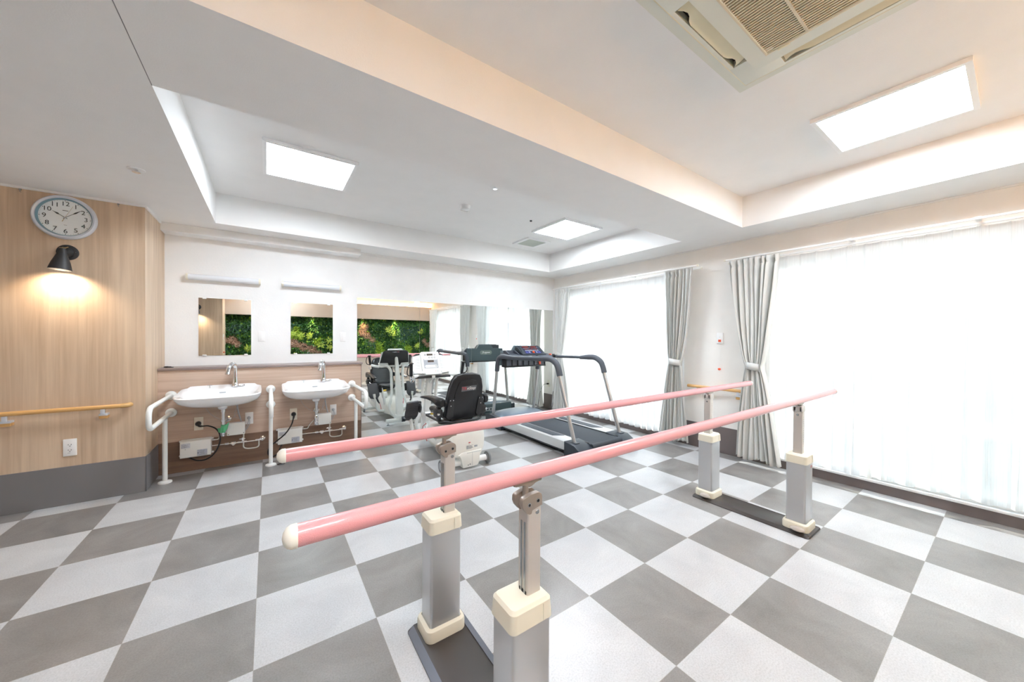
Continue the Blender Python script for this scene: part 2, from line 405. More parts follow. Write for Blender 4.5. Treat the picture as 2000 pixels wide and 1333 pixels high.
b = MB()                                # ceiling: low plane with two trays
T1 = (-0.36, 3.74, -2.24, -0.05); T2 = (-0.36, 3.75, YF, -2.838)
xs = [XL, -0.36, 3.745, XW+0.1]
def rect(x0, x1, y0, y1, z): b.quad([(x0, y0, z), (x1, y0, z), (x1, y1, z), (x0, y1, z)])
rect(XL, -0.36, YF-0.1, YM+0.1, ZL); rect(3.745, XW+0.1, YF-0.1, YM+0.1, ZL)
rect(-0.36, 3.745, T1[3], YM+0.1, ZL); rect(-0.36, 3.745, T2[3], T1[2], ZL)
for (x0, x1, y0, y1) in ((-0.36, 3.745, T1[2], T1[3]), (-0.36, 3.745, YF-0.1, T2[3])):
    rect(x0, x1, y0, y1, ZH)
    b.quad([(x0, y0, ZL), (x1, y0, ZL), (x1, y0, ZH), (x0, y0, ZH)]); b.quad([(x0, y1, ZL), (x1, y1, ZL), (x1, y1, ZH), (x0, y1, ZH)])
    b.quad([(x0, y0, ZL), (x0, y1, ZL), (x0, y1, ZH), (x0, y0, ZH)]); b.quad([(x1, y0, ZL), (x1, y1, ZL), (x1, y1, ZH), (x1, y0, ZH)])
b.box((XL-0.1, YF-0.2, ZH+0.02), (XW+0.2, YM+0.2, ZH+0.15))
o = struct('ceiling', b, m_ceil)
b = MB(); b.box((-0.3615, -2.838, ZL-0.0006), (-0.3585, -2.24, ZL+0.001)); struct('trim_4', b, m_skirt)   # paper joint
b = MB(); b.box((XL, YM, 0), (XW+0.15, YM+0.15, ZH)); struct('wall_back', b, m_wall)
# window wall with two openings
WA = (-2.02, 0.10, 0.10, 2.03); WB = (-5.15, -2.86, 0.10, 2.03); TH = 0.16
b = MB()
for y0, y1 in ((YF-0.2, WB[0]), (WB[1], WA[0]), (WA[1], YM+0.15)): b.box((XW, y0, 0), (XW+TH, y1, ZH))
for W in (WA, WB): b.box((XW, W[0], 0), (XW+TH, W[1], W[2])); b.box((XW, W[0], W[3]), (XW+TH, W[1], ZH))
struct('wall_right', b, m_wallr)
b = MB(); b.box((XL, YP, 0), (XP, YM, ZL+0.05)); struct('wall_left', b, m_oak)
b = MB(); b.box((XL, YF, 0), (XP, YR, ZL+0.05)); struct('wall_front_left', b, m_oak)
b = MB(); b.box((XL-0.15, YF-0.2, 0), (XL, YM+0.15, ZH)); struct('wall_far_left', b, m_wall)
b = MB(); b.box((XL-0.1, YF-0.15, 0), (XW+0.15, YF, ZH)); struct('wall_front', b, m_beigew)
# baseboards
b = MB(); b.box((XL, YP-0.006, 0), (XP+0.006, YP, 0.288), 0.002); b.box((XP, YP-0.006, 0), (XP+0.006, 0.10, 0.288), 0.002); struct('baseboard_left', b, m_skirt)
b = MB(); b.box((XL, YR, 0), (XP+0.006, YR+0.006, 0.288)); b.box((XP, YF, 0), (XP+0.006, YR, 0.288)); struct('baseboard_front_left', b, m_skirt)
b = MB(); b.box((XW-0.007, WB[1]-0.0, 0), (XW, WA[0]+0.0, 0.292), 0.002); b.box((XW-0.007, WA[1], 0), (XW, YM, 0.27), 0.002)
b.box((XW-0.007, WA[0], 0), (XW, WA[1], 0.085), 0.002); b.box((XW-0.007, YF, 0), (XW, WB[1], 0.085), 0.002)
struct('baseboard_right', b, m_skirtb)
# soffit box over the basins, crown mouldings
b = MB(); b.box((XP, 0.20, 2.262), (0.965, YM, ZL), 0.003); struct('trim_1', b, m_wall)
b = MB(); b.box((0.965, YM-0.012, ZL-0.022), (XW, YM, ZL), 0.002); b.box((XW-0.010, YF, ZL-0.012), (XW, YM, ZL), 0.002); struct('trim_2', b, m_wall)
b = MB(); b.box((XL, YP-0.012, ZL-0.018), (XP+0.012, YP, ZL), 0.002); b.box((XP, YP+0.0005, ZL-0.0185), (XP+0.0115, 0.2, ZL), 0.0); struct('trim_3', b, m_white)
# windows
def window(n, W, stiles):
    root = MB(); x0, x1 = XW+0.03, XW+0.10; y0, y1, z0, z1 = W
    for a, c in (((x0, y0, z0), (x1, y1, z0+0.045)), ((x0, y0, z1-0.045), (x1, y1, z1)), ((x0, y0, z0), (x1, y0+0.045, z1)), ((x0, y1-0.045, z0), (x1, y1, z1))): root.box(a, c, 0.003)
    for s in stiles: root.box((x0+0.01, s-0.028, z0), (x1-0.01, s+0.028, z1), 0.003)
    o = struct('window_%d' % n, root, m_white, loc=(x0, (y0+y1)/2, z0)); 
    ys = [y0]+list(stiles)+[y1]
    for a, c in zip(ys, ys[1:]):
        g = MB(); g.box((x0+0.03, a+0.02, z0+0.03), (x0+0.034, c-0.02, z1-0.03)); g.build('pane', m_glass, o, False)
    s = MB(); s.box((XW-0.02, y0, z0-0.02), (XW+TH, y1, z0), 0.003); s.build('window_sill', m_white, o)
window(1, WA, (-0.96,)); window(2, WB, (-3.62, -4.40))
# outside: terrace, parapet, neighbour, hedge
b = MB(); b.box((XW+TH, -14, -0.3), (24, 6, -0.05)); struct('ground', b, m_conc)
b = MB()
for z in (0.95, 1.07): b.box((5.6, -11, z), (5.64, 4, z+0.035), 0.004)
for i in range(9): b.box((5.6, -10.6+i*1.7, -0.05), (5.65, -10.55+i*1.7, 1.07), 0.004)
b.box((5.57, -11, -0.05), (5.67, 4, 0.35), 0.005)
tag(b.build('terrace_railing', m_alu), 'metal terrace railing with two top rails, faint behind the sheer curtains', 'railing')
t = thing('neighbour_building', (15, -6, -0.05), 'pale building across the way, faint through the right sheer curtain', 'building')
b = MB(); b.box((13, -16, -0.05), (17, -1.5, 3.2), 0.02); b.build('wall', mat('render_cream', (214, 208, 196), 0.8), t)
b = MB(); b.box((12.5, -16.4, 3.2), (17.4, -1.1, 3.45), 0.02); b.build('roof', mat('roof_grey', (120, 124, 130), 0.7), t)
for i in range(5):
    b = MB(); b.box((12.95, -14.6+i*2.7, 1.0), (13.02, -13.1+i*2.7, 2.3), 0.01); b.build('window', mat('far_glass', (110, 124, 136), 0.2), t)

# ------------------------------------------------------------------ ceiling fittings
def ceiling_light(cx, cy, label):
    t = thing('ceiling_light', (cx, cy, ZH), label, 'ceiling light', 'square flat ceiling lights')
    h = 0.305; b = MB()
    for a, c in (((cx-h, cy-h), (cx+h, cy-h+0.025)), ((cx-h, cy+h-0.025), (cx+h, cy+h)), ((cx-h, cy-h+0.025), (cx-h+0.025, cy+h-0.025)), ((cx+h-0.025, cy-h+0.025), (cx+h, cy+h-0.025))):
        b.box((*a, ZH-0.022), (*c, ZH+0.01))
    b.build('frame', m_white, t)
    b = MB(); b.box((cx-h+0.02, cy-h+0.02, ZH-0.012), (cx+h-0.02, cy+h-0.02, ZH+0.005)); b.build('diffuser', m_panel, t)
ceiling_light(0.316, -1.125, 'lit square ceiling light above the basins, left one in the rear tray')
ceiling_light(3.065, -1.155, 'lit square ceiling light beside the square vent, above the treadmill')
ceiling_light(3.09, -3.905, 'large lit square ceiling light beside the air conditioner at upper right')
ceiling_light(0.20, -4.75, 'square ceiling light over the viewer, out of the picture at the top')

def aircon():
    x0, x1, y0, y1 = 1.165, 2.115, -4.435, -3.485; cx, cy = 1.64, -3.96; z = ZH-0.035
    t = thing('air_conditioner', (cx, cy, ZH), 'ceiling cassette air conditioner with ribbed centre grille and four outlets', 'air conditioner')
    def fr(b, h, wd, za, zb, bev=0.004, mi=0):
        for a, c in (((cx-h, cy-h), (cx+h, cy-h+wd)), ((cx-h, cy+h-wd), (cx+h, cy+h)), ((cx-h, cy-h+wd), (cx-h+wd, cy+h-wd)), ((cx+h-wd, cy-h+wd), (cx+h, cy+h-wd))):
            b.box((*a, za), (*c, zb), bev, mi=mi)
    b = MB(); fr(b, 0.475, 0.046, z-0.0, ZH+0.01, 0); b.build('outer_frame', m_ac, t)
    b = MB(); fr(b, 0.432, 0.004, z-0.006, z+0.02, 0.001); b.build('seam', m_acc, t)
    # panel ring with outlets: corner blocks and inner ring
    b = MB(); L = 0.255
    fr(b, 0.352, 0.072, z-0.010, z+0.03, 0)
    for sx in (-1, 1):
        for sy in (-1, 1):
            xa, xb = sorted((cx+sx*0.429, cx+sx*L)); ya, yb = sorted((cy+sy*0.429, cy+sy*L))
            b.box((xa, ya, z-0.006), (xb, yb, z+0.03), 0.002)
    fr(b, 0.4295, 0.018, z-0.0052, z+0.03, 0); b.box((cx-0.428, cy-0.428, z+0.034), (cx+0.428, cy+0.428, z+0.036))
    b.build('panel', m_ac, t)
    b = MB()
    for k in range(4):
        R = Matrix.Rotation(k*PI/2, 4, 'Z'); vs = b.box((cx-L, cy+0.34, z+0.028), (cx+L, cy+0.42, z+0.032))
        for v in vs: v.co = R @ (v.co-V(cx, cy, 0)) + V(cx, cy, 0)
    b.build('outlet_duct', m_dark, t)
    for k in range(4):
        R = Matrix.Rotation(k*PI/2, 4, 'Z'); b = MB(); n = 24; rings = []
        for i in range(n+1):
            u = -L+0.006+(2*L-0.012)*i/n; e = abs(u)/L
            wv = 0.036 if e < 0.62 else 0.036-0.024*math.sin((e-0.62)/0.38*PI)**1.0*(1 if e < 0.99 else 0)
            a = cy+0.342; c = a+0.03+wv
            ring = [(cx+u, a, z+0.022), (cx+u, (a+c)/2, z+0.004), (cx+u, c, z-0.004), (cx+u, c, z+0.001), (cx+u, (a+c)/2, z+0.010), (cx+u, a, z+0.026)]
            rings.append([R @ (V(p)-V(cx, cy, 0))+V(cx, cy, 0) for p in ring])
        b.loft(rings); b.build('flap', m_acc, t)
    b = MB(); b.box((cx-0.29, cy-0.29, z+0.012), (cx+0.29, cy+0.29, z+0.02)); b.build('filter', mat('filter_brown', (96, 84, 70), 0.8), t)
    b = MB(); n = 40
    for i in range(n):
        x = cx-0.278+0.556*i/(n-1); b.box((x-0.0030, cy-0.285, z-0.008), (x+0.0030, cy+0.285, z+0.004))
    b.box((cx-0.285, cy+0.130, z-0.0095), (cx+0.285, cy+0.140, z)); b.box((cx-0.285, cy-0.140, z-0.0095), (cx+0.285, cy-0.130, z))
    fr(b, 0.29, 0.008, z-0.011, z+0.01, 0.001)
    b.build('grille', m_grille, t)
    b = MB(); b.box((cx+0.284, cy+0.20, z-0.0125), (cx+0.298, cy+0.245, z-0.008), 0.001); b.build('latch', m_acc, t)
    
aircon()

t = thing('ceiling_vent', (3.08, -0.43, ZH), 'small square ceiling vent with pale grey filter', 'vent')
b = MB(); cx, cy = 3.075, -0.435
for a, c in (((cx-.19, cy-.19), (cx+.19, cy-.145)), ((cx-.19, cy+.145), (cx+.19, cy+.19)), ((cx-.19, cy-.145), (cx-.145, cy+.145)), ((cx+.145, cy-.145), (cx+.19, cy+.145))): b.box((*a, ZH-0.018), (*c, ZH+0.005), 0.004)
b.build('frame', m_white, t)
b = MB(); b.box((cx-.15, cy-.15, ZH-0.010), (cx+.15, cy+.15, ZH+0.004))
for i in range(18): b.box((cx-.145, cy-.14+i*.0162, ZH-0.014), (cx+.145, cy-.136+i*.0162, ZH-0.009))
b.build('filter', mat('vent_filter', (206, 211, 204), 0.8), t)
b = MB(); b.lathe([(0, -0.045), (0.03, -0.044), (0.045, -0.034), (0.052, -0.012), (0.056, 0.004), (0, 0.004)], (1.70, -1.11, ZH)); b.box((1.66, -1.085, ZH-0.047), (1.74, -1.082, ZH-0.04))
tag(b.build('smoke_detector', m_white), 'round white smoke detector in the middle of the rear ceiling tray', 'smoke detector')
b = MB(); b.lathe([(0, -0.012), (0.012, -0.012), (0.014, 0.002), (0, 0.002)], (2.518, -1.149, ZH)); b.build('sensor_dot', m_ink) and None
o = bpy.data.objects['sensor_dot']; tag(o, 'tiny dark sensor dot on the ceiling near the square vent', 'sensor')
def sprinkler(x, y, z, label):
    t = thing('sprinkler', (x, y, z), label, 'sprinkler', None)
    b = MB(); b.lathe([(0.012, -0.006), (0.042, -0.004), (0.044, 0.002), (0.012, 0.002)], (x, y, z)); b.build('flange', m_white, t)
    b = MB(); b.lathe([(0, -0.020), (0.02, -0.020), (0.02, -0.017), (0.006, -0.014), (0.008, 0.0), (0, 0.0)], (x, y, z)); b.build('deflector', m_chrome, t)
sprinkler(-0.647, -1.127, ZL, 'sprinkler on the lower ceiling near the clock wall')
sprinkler(1.711, -1.668, ZH, 'sprinkler in the rear tray close to the ceiling beam')

# ------------------------------------------------------------------ clock wall
def clock():
    C = V(-1.195, YP, 2.150); R = 0.162
    t = thing('wall_clock', C, 'round silver wall clock with black numerals reading ten past ten', 'clock')
    A = (0, -1, 0)
    b = MB(); b.lathe([(0.0, 0.0), (R*0.97, 0.0), (R, 0.012), (R*0.985, 0.03), (R*0.93, 0.040), (R*0.865, 0.036), (R*0.855, 0.024), (R*0.855, 0.0)], C, A, 72); b.build('case', m_silverp, t)
    b = MB(); b.lathe([(R*0.855, 0.030), (R*0.80, 0.017), (R*0.80, 0.012)], C, A, 72); b.build('inner_ring', m_dialrim, t)
    b = MB(); b.lathe([(0, 0.015), (R*0.81, 0.015)], C, A, 72); b.build('dial', m_dial, t)
    b = MB()
    for k in range(1, 13):
        b = MB(); a = math.radians(30*k); r = R*0.625; b.text(str(k), 0.044, TM((C.x+math.sin(a)*r, YP-0.0158, C.z+math.cos(a)*r), (1, 0, 0), (0, 0, 1)), 0.0002); b.build('numeral', m_numer, t)
    b = MB()
    for k in range(60):
        a = math.radians(6*k); r = R*0.765; s = 0.0022 if k % 5 == 0 else 0.0008
        b.box((C.x+math.sin(a)*r-s, YP-0.0165, C.z+math.cos(a)*r-s), (C.x+math.sin(a)*r+s, YP-0.0155, C.z+math.cos(a)*r+s))
    b.box((C.x-0.014, YP-0.0163, C.z+0.050), (C.x+0.014, YP-0.0155, C.z+0.0535)); b.box((C.x-0.008, YP-0.0163, C.z-0.056), (C.x+0.008, YP-0.0155, C.z-0.0545))
    b.build('dial_print', m_numer, t)
    def hand(nm, deg, L, wd, y, m, tail=0.012):
        a = math.radians(deg); d = V(math.sin(a), 0, math.cos(a)); n = V(math.cos(a), 0, -math.sin(a)); b = MB()
        P = [(-tail, 0.6*wd), (L*0.45, 0.5*wd), (L*0.62, 2.1*wd), (L*0.8, 0.8*wd), (L, 0.15*wd)] if wd > 0.001 else [(-tail, wd*3), (0, wd), (L, wd*0.6)]
        pts = [C+d*u+n*v for u, v in P]+[C+d*u-n*v for u, v in reversed(P)]
        b.loft([[p+V(0, -y, 0) for p in pts], [p+V(0, -y-0.0012, 0) for p in pts]]); b.build(nm, m, t)
    hand('hour_hand', 304, R*0.46, 0.0028, 0.018, m_numer); hand('minute_hand', 51, R*0.66, 0.0022, 0.020, m_numer); hand('second_hand', 24, R*0.6, 0.0006, 0.022, m_brassm, 0.035)
    b = MB(); b.lathe([(0, 0.025), (0.005, 0.025), (0.005, 0.016)], C, A, 16); b.build('hub', m_chrome, t)
m_brassm = mat('brass', (188, 168, 128), 0.3, metal=0.8)
clock()

def sconce(px, ys, zc, sgn, label, power=2.6):
    """sgn=-1 faces -y"""
    P = V(px, ys, zc); t = thing('wall_lamp', P, label, 'wall lamp', 'black bell shaped wall lamps')
    n = V(0, sgn, 0)
    b = MB(); b.lathe([(0, 0.0), (0.056, 0.0), (0.056, 0.008), (0.048, 0.014), (0.034, 0.015), (0.030, 0.03), (0.018, 0.042), (0, 0.046)], P, n, 40); b.build('backplate', m_blackm, t)
    for s in (-1, 1):
        b = MB(); b.lathe([(0, 0.018), (0.004, 0.017), (0.004, 0.012)], P+V(s*0.043, 0, 0), n, 10); b.build('screw', m_steel, t)
    top = P+V(0.004, sgn*0.095, 0.012); bot = P+V(-0.008, sgn*0.10, -0.145)
    b = MB(); b.tube([P+n*0.035, P+n*0.07+V(0, 0, 0.006), top+V(0, 0, 0.006)], 0.005, 10); b.tube([top+V(-0.016, 0, 0.002), top+V(0.016, 0, 0.006)], 0.004, 8); b.tube([top+V(0.01, sgn*0.008, 0.002), top+V(0.03, sgn*0.012, 0.012)], 0.0025, 8); b.build('knuckle', m_brassm, t)
    ax = (bot-top); L = ax.length
    prof = [(0.0, 0.0), (0.016, 0.001), (0.019, 0.012), (0.022, 0.03), (0.033, 0.065), (0.046, 0.105), (0.054, 0.14), (0.0575, L), (0.0555, L), (0.052, 0.14), (0.044, 0.105), (0.031, 0.065), (0.02, 0.03), (0.0, 0.02)]
    b = MB(); b.lathe(prof, top, ax, 40); b.build('lamp_shade', m_blackm, t)
    b = MB(); b.ball(top+ax*0.66, 0.021); bb = b.build('bulb', m_bulb, t)
    ld = bpy.data.lights.new('lamp_light', 'SPOT'); ld.energy = power*3.8; ld.color = (1, 0.80, 0.58); ld.spot_size = math.radians(150); ld.spot_blend = 1.0; ld.shadow_soft_size = 0.02
    lo = bpy.data.objects.new('lamp_light', ld); COL.objects.link(lo); lo.parent = t; lo.location = (top+ax*0.86)-P
    lo.rotation_euler = (ax.normalized()+V(0, -sgn*0.30, 0)).to_track_quat('-Z', 'Y').to_euler()
sconce(-1.188, YP, 1.895, -1, 'black bell wall lamp with warm light under the wall clock')
sconce(-1.186, YR, 1.90, 1, 'black wall lamp on the rear oak pier, at the left edge of the left mirror')

def hook(x):
    b = MB(); b.box((x-0.006, YP-0.010, ZL-0.03), (x+0.006, YP-0.002, ZL-0.012), 0.001); b.tube([(x, YP-0.008, ZL-0.028), (x, YP-0.012, ZL-0.040), (x+0.006, YP-0.012, ZL-0.044)], 0.0018, 8)
    return b
for x, l in ((-1.406, 'small picture rail hook left of the clock'), (-0.927, 'small picture rail hook right of the clock')):
    tag(hook(x).build('picture_hook', m_steel), l, 'hook', 'picture rail hooks')

t = thing('handrail', (-2.0, YP, 0.62), 'light wooden handrail on the oak wall below the clock', 'handrail')
b = MB(); b.tube(fil([(XL+0.02, YP-0.06, 0.723), (-0.895, YP-0.06, 0.723), (-0.868, YP-0.035, 0.723)], 0.02), 0.0165, 16); b.build('rail', m_brass, t)
b = MB(); b.tube(fil([(-0.905, YP-0.06, 0.723), (-0.872, YP-0.055, 0.723), (-0.864, YP-0.01, 0.723)], 0.03), 0.0185, 16); b.build('end_cap', mat('rail_end', (206, 166, 108), 0.35), t)
for x in (-1.0, -1.46, -1.92, -2.38, -2.84):
    b = MB(); b.box((x-0.024, YP-0.052, 0.655), (x+0.024, YP-0.004, 0.672), 0.003); b.box((x-0.012, YP-0.066, 0.668), (x+0.012, YP-0.05, 0.712), 0.003); k = b.build('bracket', m_silverp, t)
    b = MB(); b.box((x-0.024, YP-0.05, 0.632), (x+0.024, YP, 0.658), 0.006); b.build('bracket_block', m_brass, k)
t = thing('handrail', (XW, -2.4, 0.64), 'short wooden handrail on the window wall between the two drapes', 'handrail')
b = MB(); b.tube([(XW-0.060, -2.10, 0.722), (XW-0.060, -2.70, 0.722)], 0.0175, 16); b.build('rail', m_railb, t)
for y in (-2.19, -2.645):
    b = MB(); b.box((XW-0.07, y-0.024, 0.658), (XW-0.01, y+0.024, 0.672), 0.003); b.box((XW-0.070, y-0.012, 0.668), (XW-0.050, y+0.012, 0.712), 0.003); k = b.build('bracket', m_silverp, t)
    b = MB(); b.box((XW-0.06, y-0.024, 0.628), (XW, y+0.024, 0.66), 0.006); b.build('bracket_block', m_railb, k)

def plate(nm, x0, x1, z0, z1, y, m, label, cat, group=None, th=0.006):
    """cover plate on a wall facing -y"""
    t = thing(nm, ((x0+x1)/2, y, z0), label, cat, group)
    b = MB(); b.box((x0, y-th, z0), (x1, y, z1), 0.003); b.build('cover', m, t); return t
t = plate('wall_outlet', -1.214, -1.146, 0.366, 0.494, YP, m_white, 'white double wall outlet low on the oak wall', 'outlet', th=0.009)
b = MB(); cx = -1.180
for z in (0.452, 0.412):
    for s in (-1, 1): b.box((cx+s*0.0075-0.0012, YP-0.0102, z-0.004), (cx+s*0.0075+0.0012, YP-0.0085, z+0.004))
    b.box((cx-0.003, YP-0.0102, z-0.013), (cx+0.003, YP-0.0085, z-0.0095))
b.box((cx-0.011, YP-0.0095, 0.389), (cx+0.003, YP-0.0088, 0.3905))
b.build('slots', m_ink, t)

def call_station(P, n, s, label):
    """P centre on wall, n outward normal, s sideways"""
    P = V(P); n = V(n); s = V(s); t = thing('call_button', P, label, 'call button', 'nurse call stations')
    def bx(b, a0, a1, z0, z1, d0, d1, bev):
        p = P+s*a0+n*d0+V(0, 0, z0); q = P+s*a1+n*d1+V(0, 0, z1)
        b.box([min(p[i], q[i]) for i in range(3)], [max(p[i], q[i]) for i in range(3)], bev)
    b = MB(); bx(b, -0.034, 0.034, -0.061, 0.061, 0, 0.012, 0.004); b.build('cover', m_white, t)
    b = MB(); bx(b, -0.015, 0.015, -0.040, -0.014, 0.011, 0.017, 0.003); b.build('button', m_orange, t)
    b = MB(); bx(b, -0.004, 0.004, 0.012, 0.016, 0.012, 0.013, 0); b.build('lamp_mark', m_lgrey, t)
    b = MB(); b.tube([P+n*0.012+V(0, 0, -0.06), P+n*0.015+V(0, 0, -0.075), P+n*0.012+V(0, 0, -0.335)], 0.0014, 6); b.build('cord', m_white, t)
    b = MB(); b.ball(P+n*0.014+V(0, 0, -0.345), 0.016, (1, 1, 0.8)); b.build('pull_ball', m_orange, t)
call_station((XW, -2.433, 1.283), (-1, 0, 0), (0, 1, 0), 'white call button with orange key and pull ball on the window wall')
call_station((XP, -5.0, 1.27), (1, 0, 0), (0, 1, 0), 'white call button with orange pull ball seen in the left mirror')

# ------------------------------------------------------------------ wash area
PX0, PX1 = XP+0.001, 0.957
t = thing('counter_panel', (0.09, 0.24, 0), 'wood grain boxed-out panel with grey ledge behind the two basins', 'counter panel')
b = MB(); b.box((PX0, 0.105, 0.29), (PX1-0.006, YM-0.001, 0.955)); b.build('upper_panel', m_vtop, t)
b = MB(); b.box((PX0, 0.104, 0.0), (PX1-0.006, YM-0.001, 0.29)); b.build('lower_panel', m_vlow, t)
b = MB(); b.box((PX1-0.006, 0.098, 0), (PX1, YM-0.001, 0.955), 0.001); b.build('edge_strip', m_ledge, t)
b = MB(); b.box((PX0, 0.085, 0.955), (PX1+0.012, YM-0.001, 0.977), 0.004); b.build('ledge', m_ledge, t)
b = MB(); b.ball((-0.735, 0.20, 0.984), 0.018, (1.3, 0.8, 0.4)); b.ball((-0.712, 0.185, 0.984), 0.012, (1.2, 0.9, 0.5)); b.tube(spline([(-0.72, 0.19, 0.984), (-0.700, 0.175, 0.982), (-0.690, 0.19, 0.981)]), 0.004, 8)
tag(b.build('key_fob', m_black), 'small black key fob lying at the left end of the ledge', 'key fob')

def tube_light(x0, label):
    x1 = x0+0.60; y = YM-0.045; z = 1.864; t = thing('tube_light', ((x0+x1)/2, YM, 1.83), label, 'tube light', 'unlit tube lights above the mirrors')
    b = MB(); b.tube([(x0+0.016, y, z), (x1-0.016, y, z)], 0.029, 20); b.build('diffuser', m_tube, t)
    for a in (x0, x1-0.018):
        b = MB(); b.tube([(a, y, z), (a+0.018, y, z)], 0.032, 20); b.build('end_cap', m_offw, t)
    b = MB(); b.box((x0+0.03, y+0.015, z-0.02), (x1-0.03, YM, z+0.02), 0.003); b.build('base', m_white, t)
tube_light(-0.622, 'unlit tube light above the left wall mirror'); tube_light(0.167, 'unlit tube light above the right wall mirror')
def small_mirror(x0, x1, label):
    z0, z1 = 1.078, 1.664; t = thing('wall_mirror', ((x0+x1)/2, YM, z0), label, 'mirror', 'rectangular mirrors above the basins')
    b = MB(); b.box((x0, YM-0.006, z0), (x1, YM-0.0005, z1)); b.build('mirror_glass', m_mirror, t, False)
    for x in (x0+0.045, x1-0.045):
        for z in (z0-0.006, z1-0.010):
            b = MB(); b.box((x-0.016, YM-0.010, z), (x+0.016, YM-0.0005, z+0.016), 0.002); b.build('clip', m_white, t)
small_mirror(-0.532, -0.106, 'wall mirror above the left basin, reflecting the oak pier and plants')
small_mirror(0.255, 0.685, 'wall mirror above the right basin, reflecting a lit patch of plants')
def switch(x, label):
    t = plate('wall_switch', x, x+0.062, 1.220, 1.333, YM, m_white, label, 'switch', 'blank white wall switches')
    b = MB(); b.box((x+0.017, YM-0.0085, 1.235), (x+0.045, YM-0.005, 1.318), 0.002); b.build('rocker', m_white, t)
switch(-0.045, 'white wall switch between the two wall mirrors'); switch(0.766, 'white wall switch right of the right wall mirror')

def big_mirror(x0, x1, label):
    b = MB(); b.box((x0+0.001, YM-0.006, 0.004), (x1-0.001, YM-0.0005, 1.768)); tag(b.build('floor_length_mirror', m_mirror, smooth=False), label, 'mirror', 'floor-length mirror panes side by side')
xsn = [0.957, 1.764, 2.569, 3.385, 4.195]
labs = ['floor-length mirror pane next to the basins, reflecting the bright plant wall', 'second floor-length mirror pane from the basins, reflecting the corner of the plant wall', 'floor-length mirror pane directly behind the treadmill console', 'floor-length mirror pane touching the window-side corner of the room']
for a, c, l in zip(xsn, xsn[1:], labs): big_mirror(a, c, l)

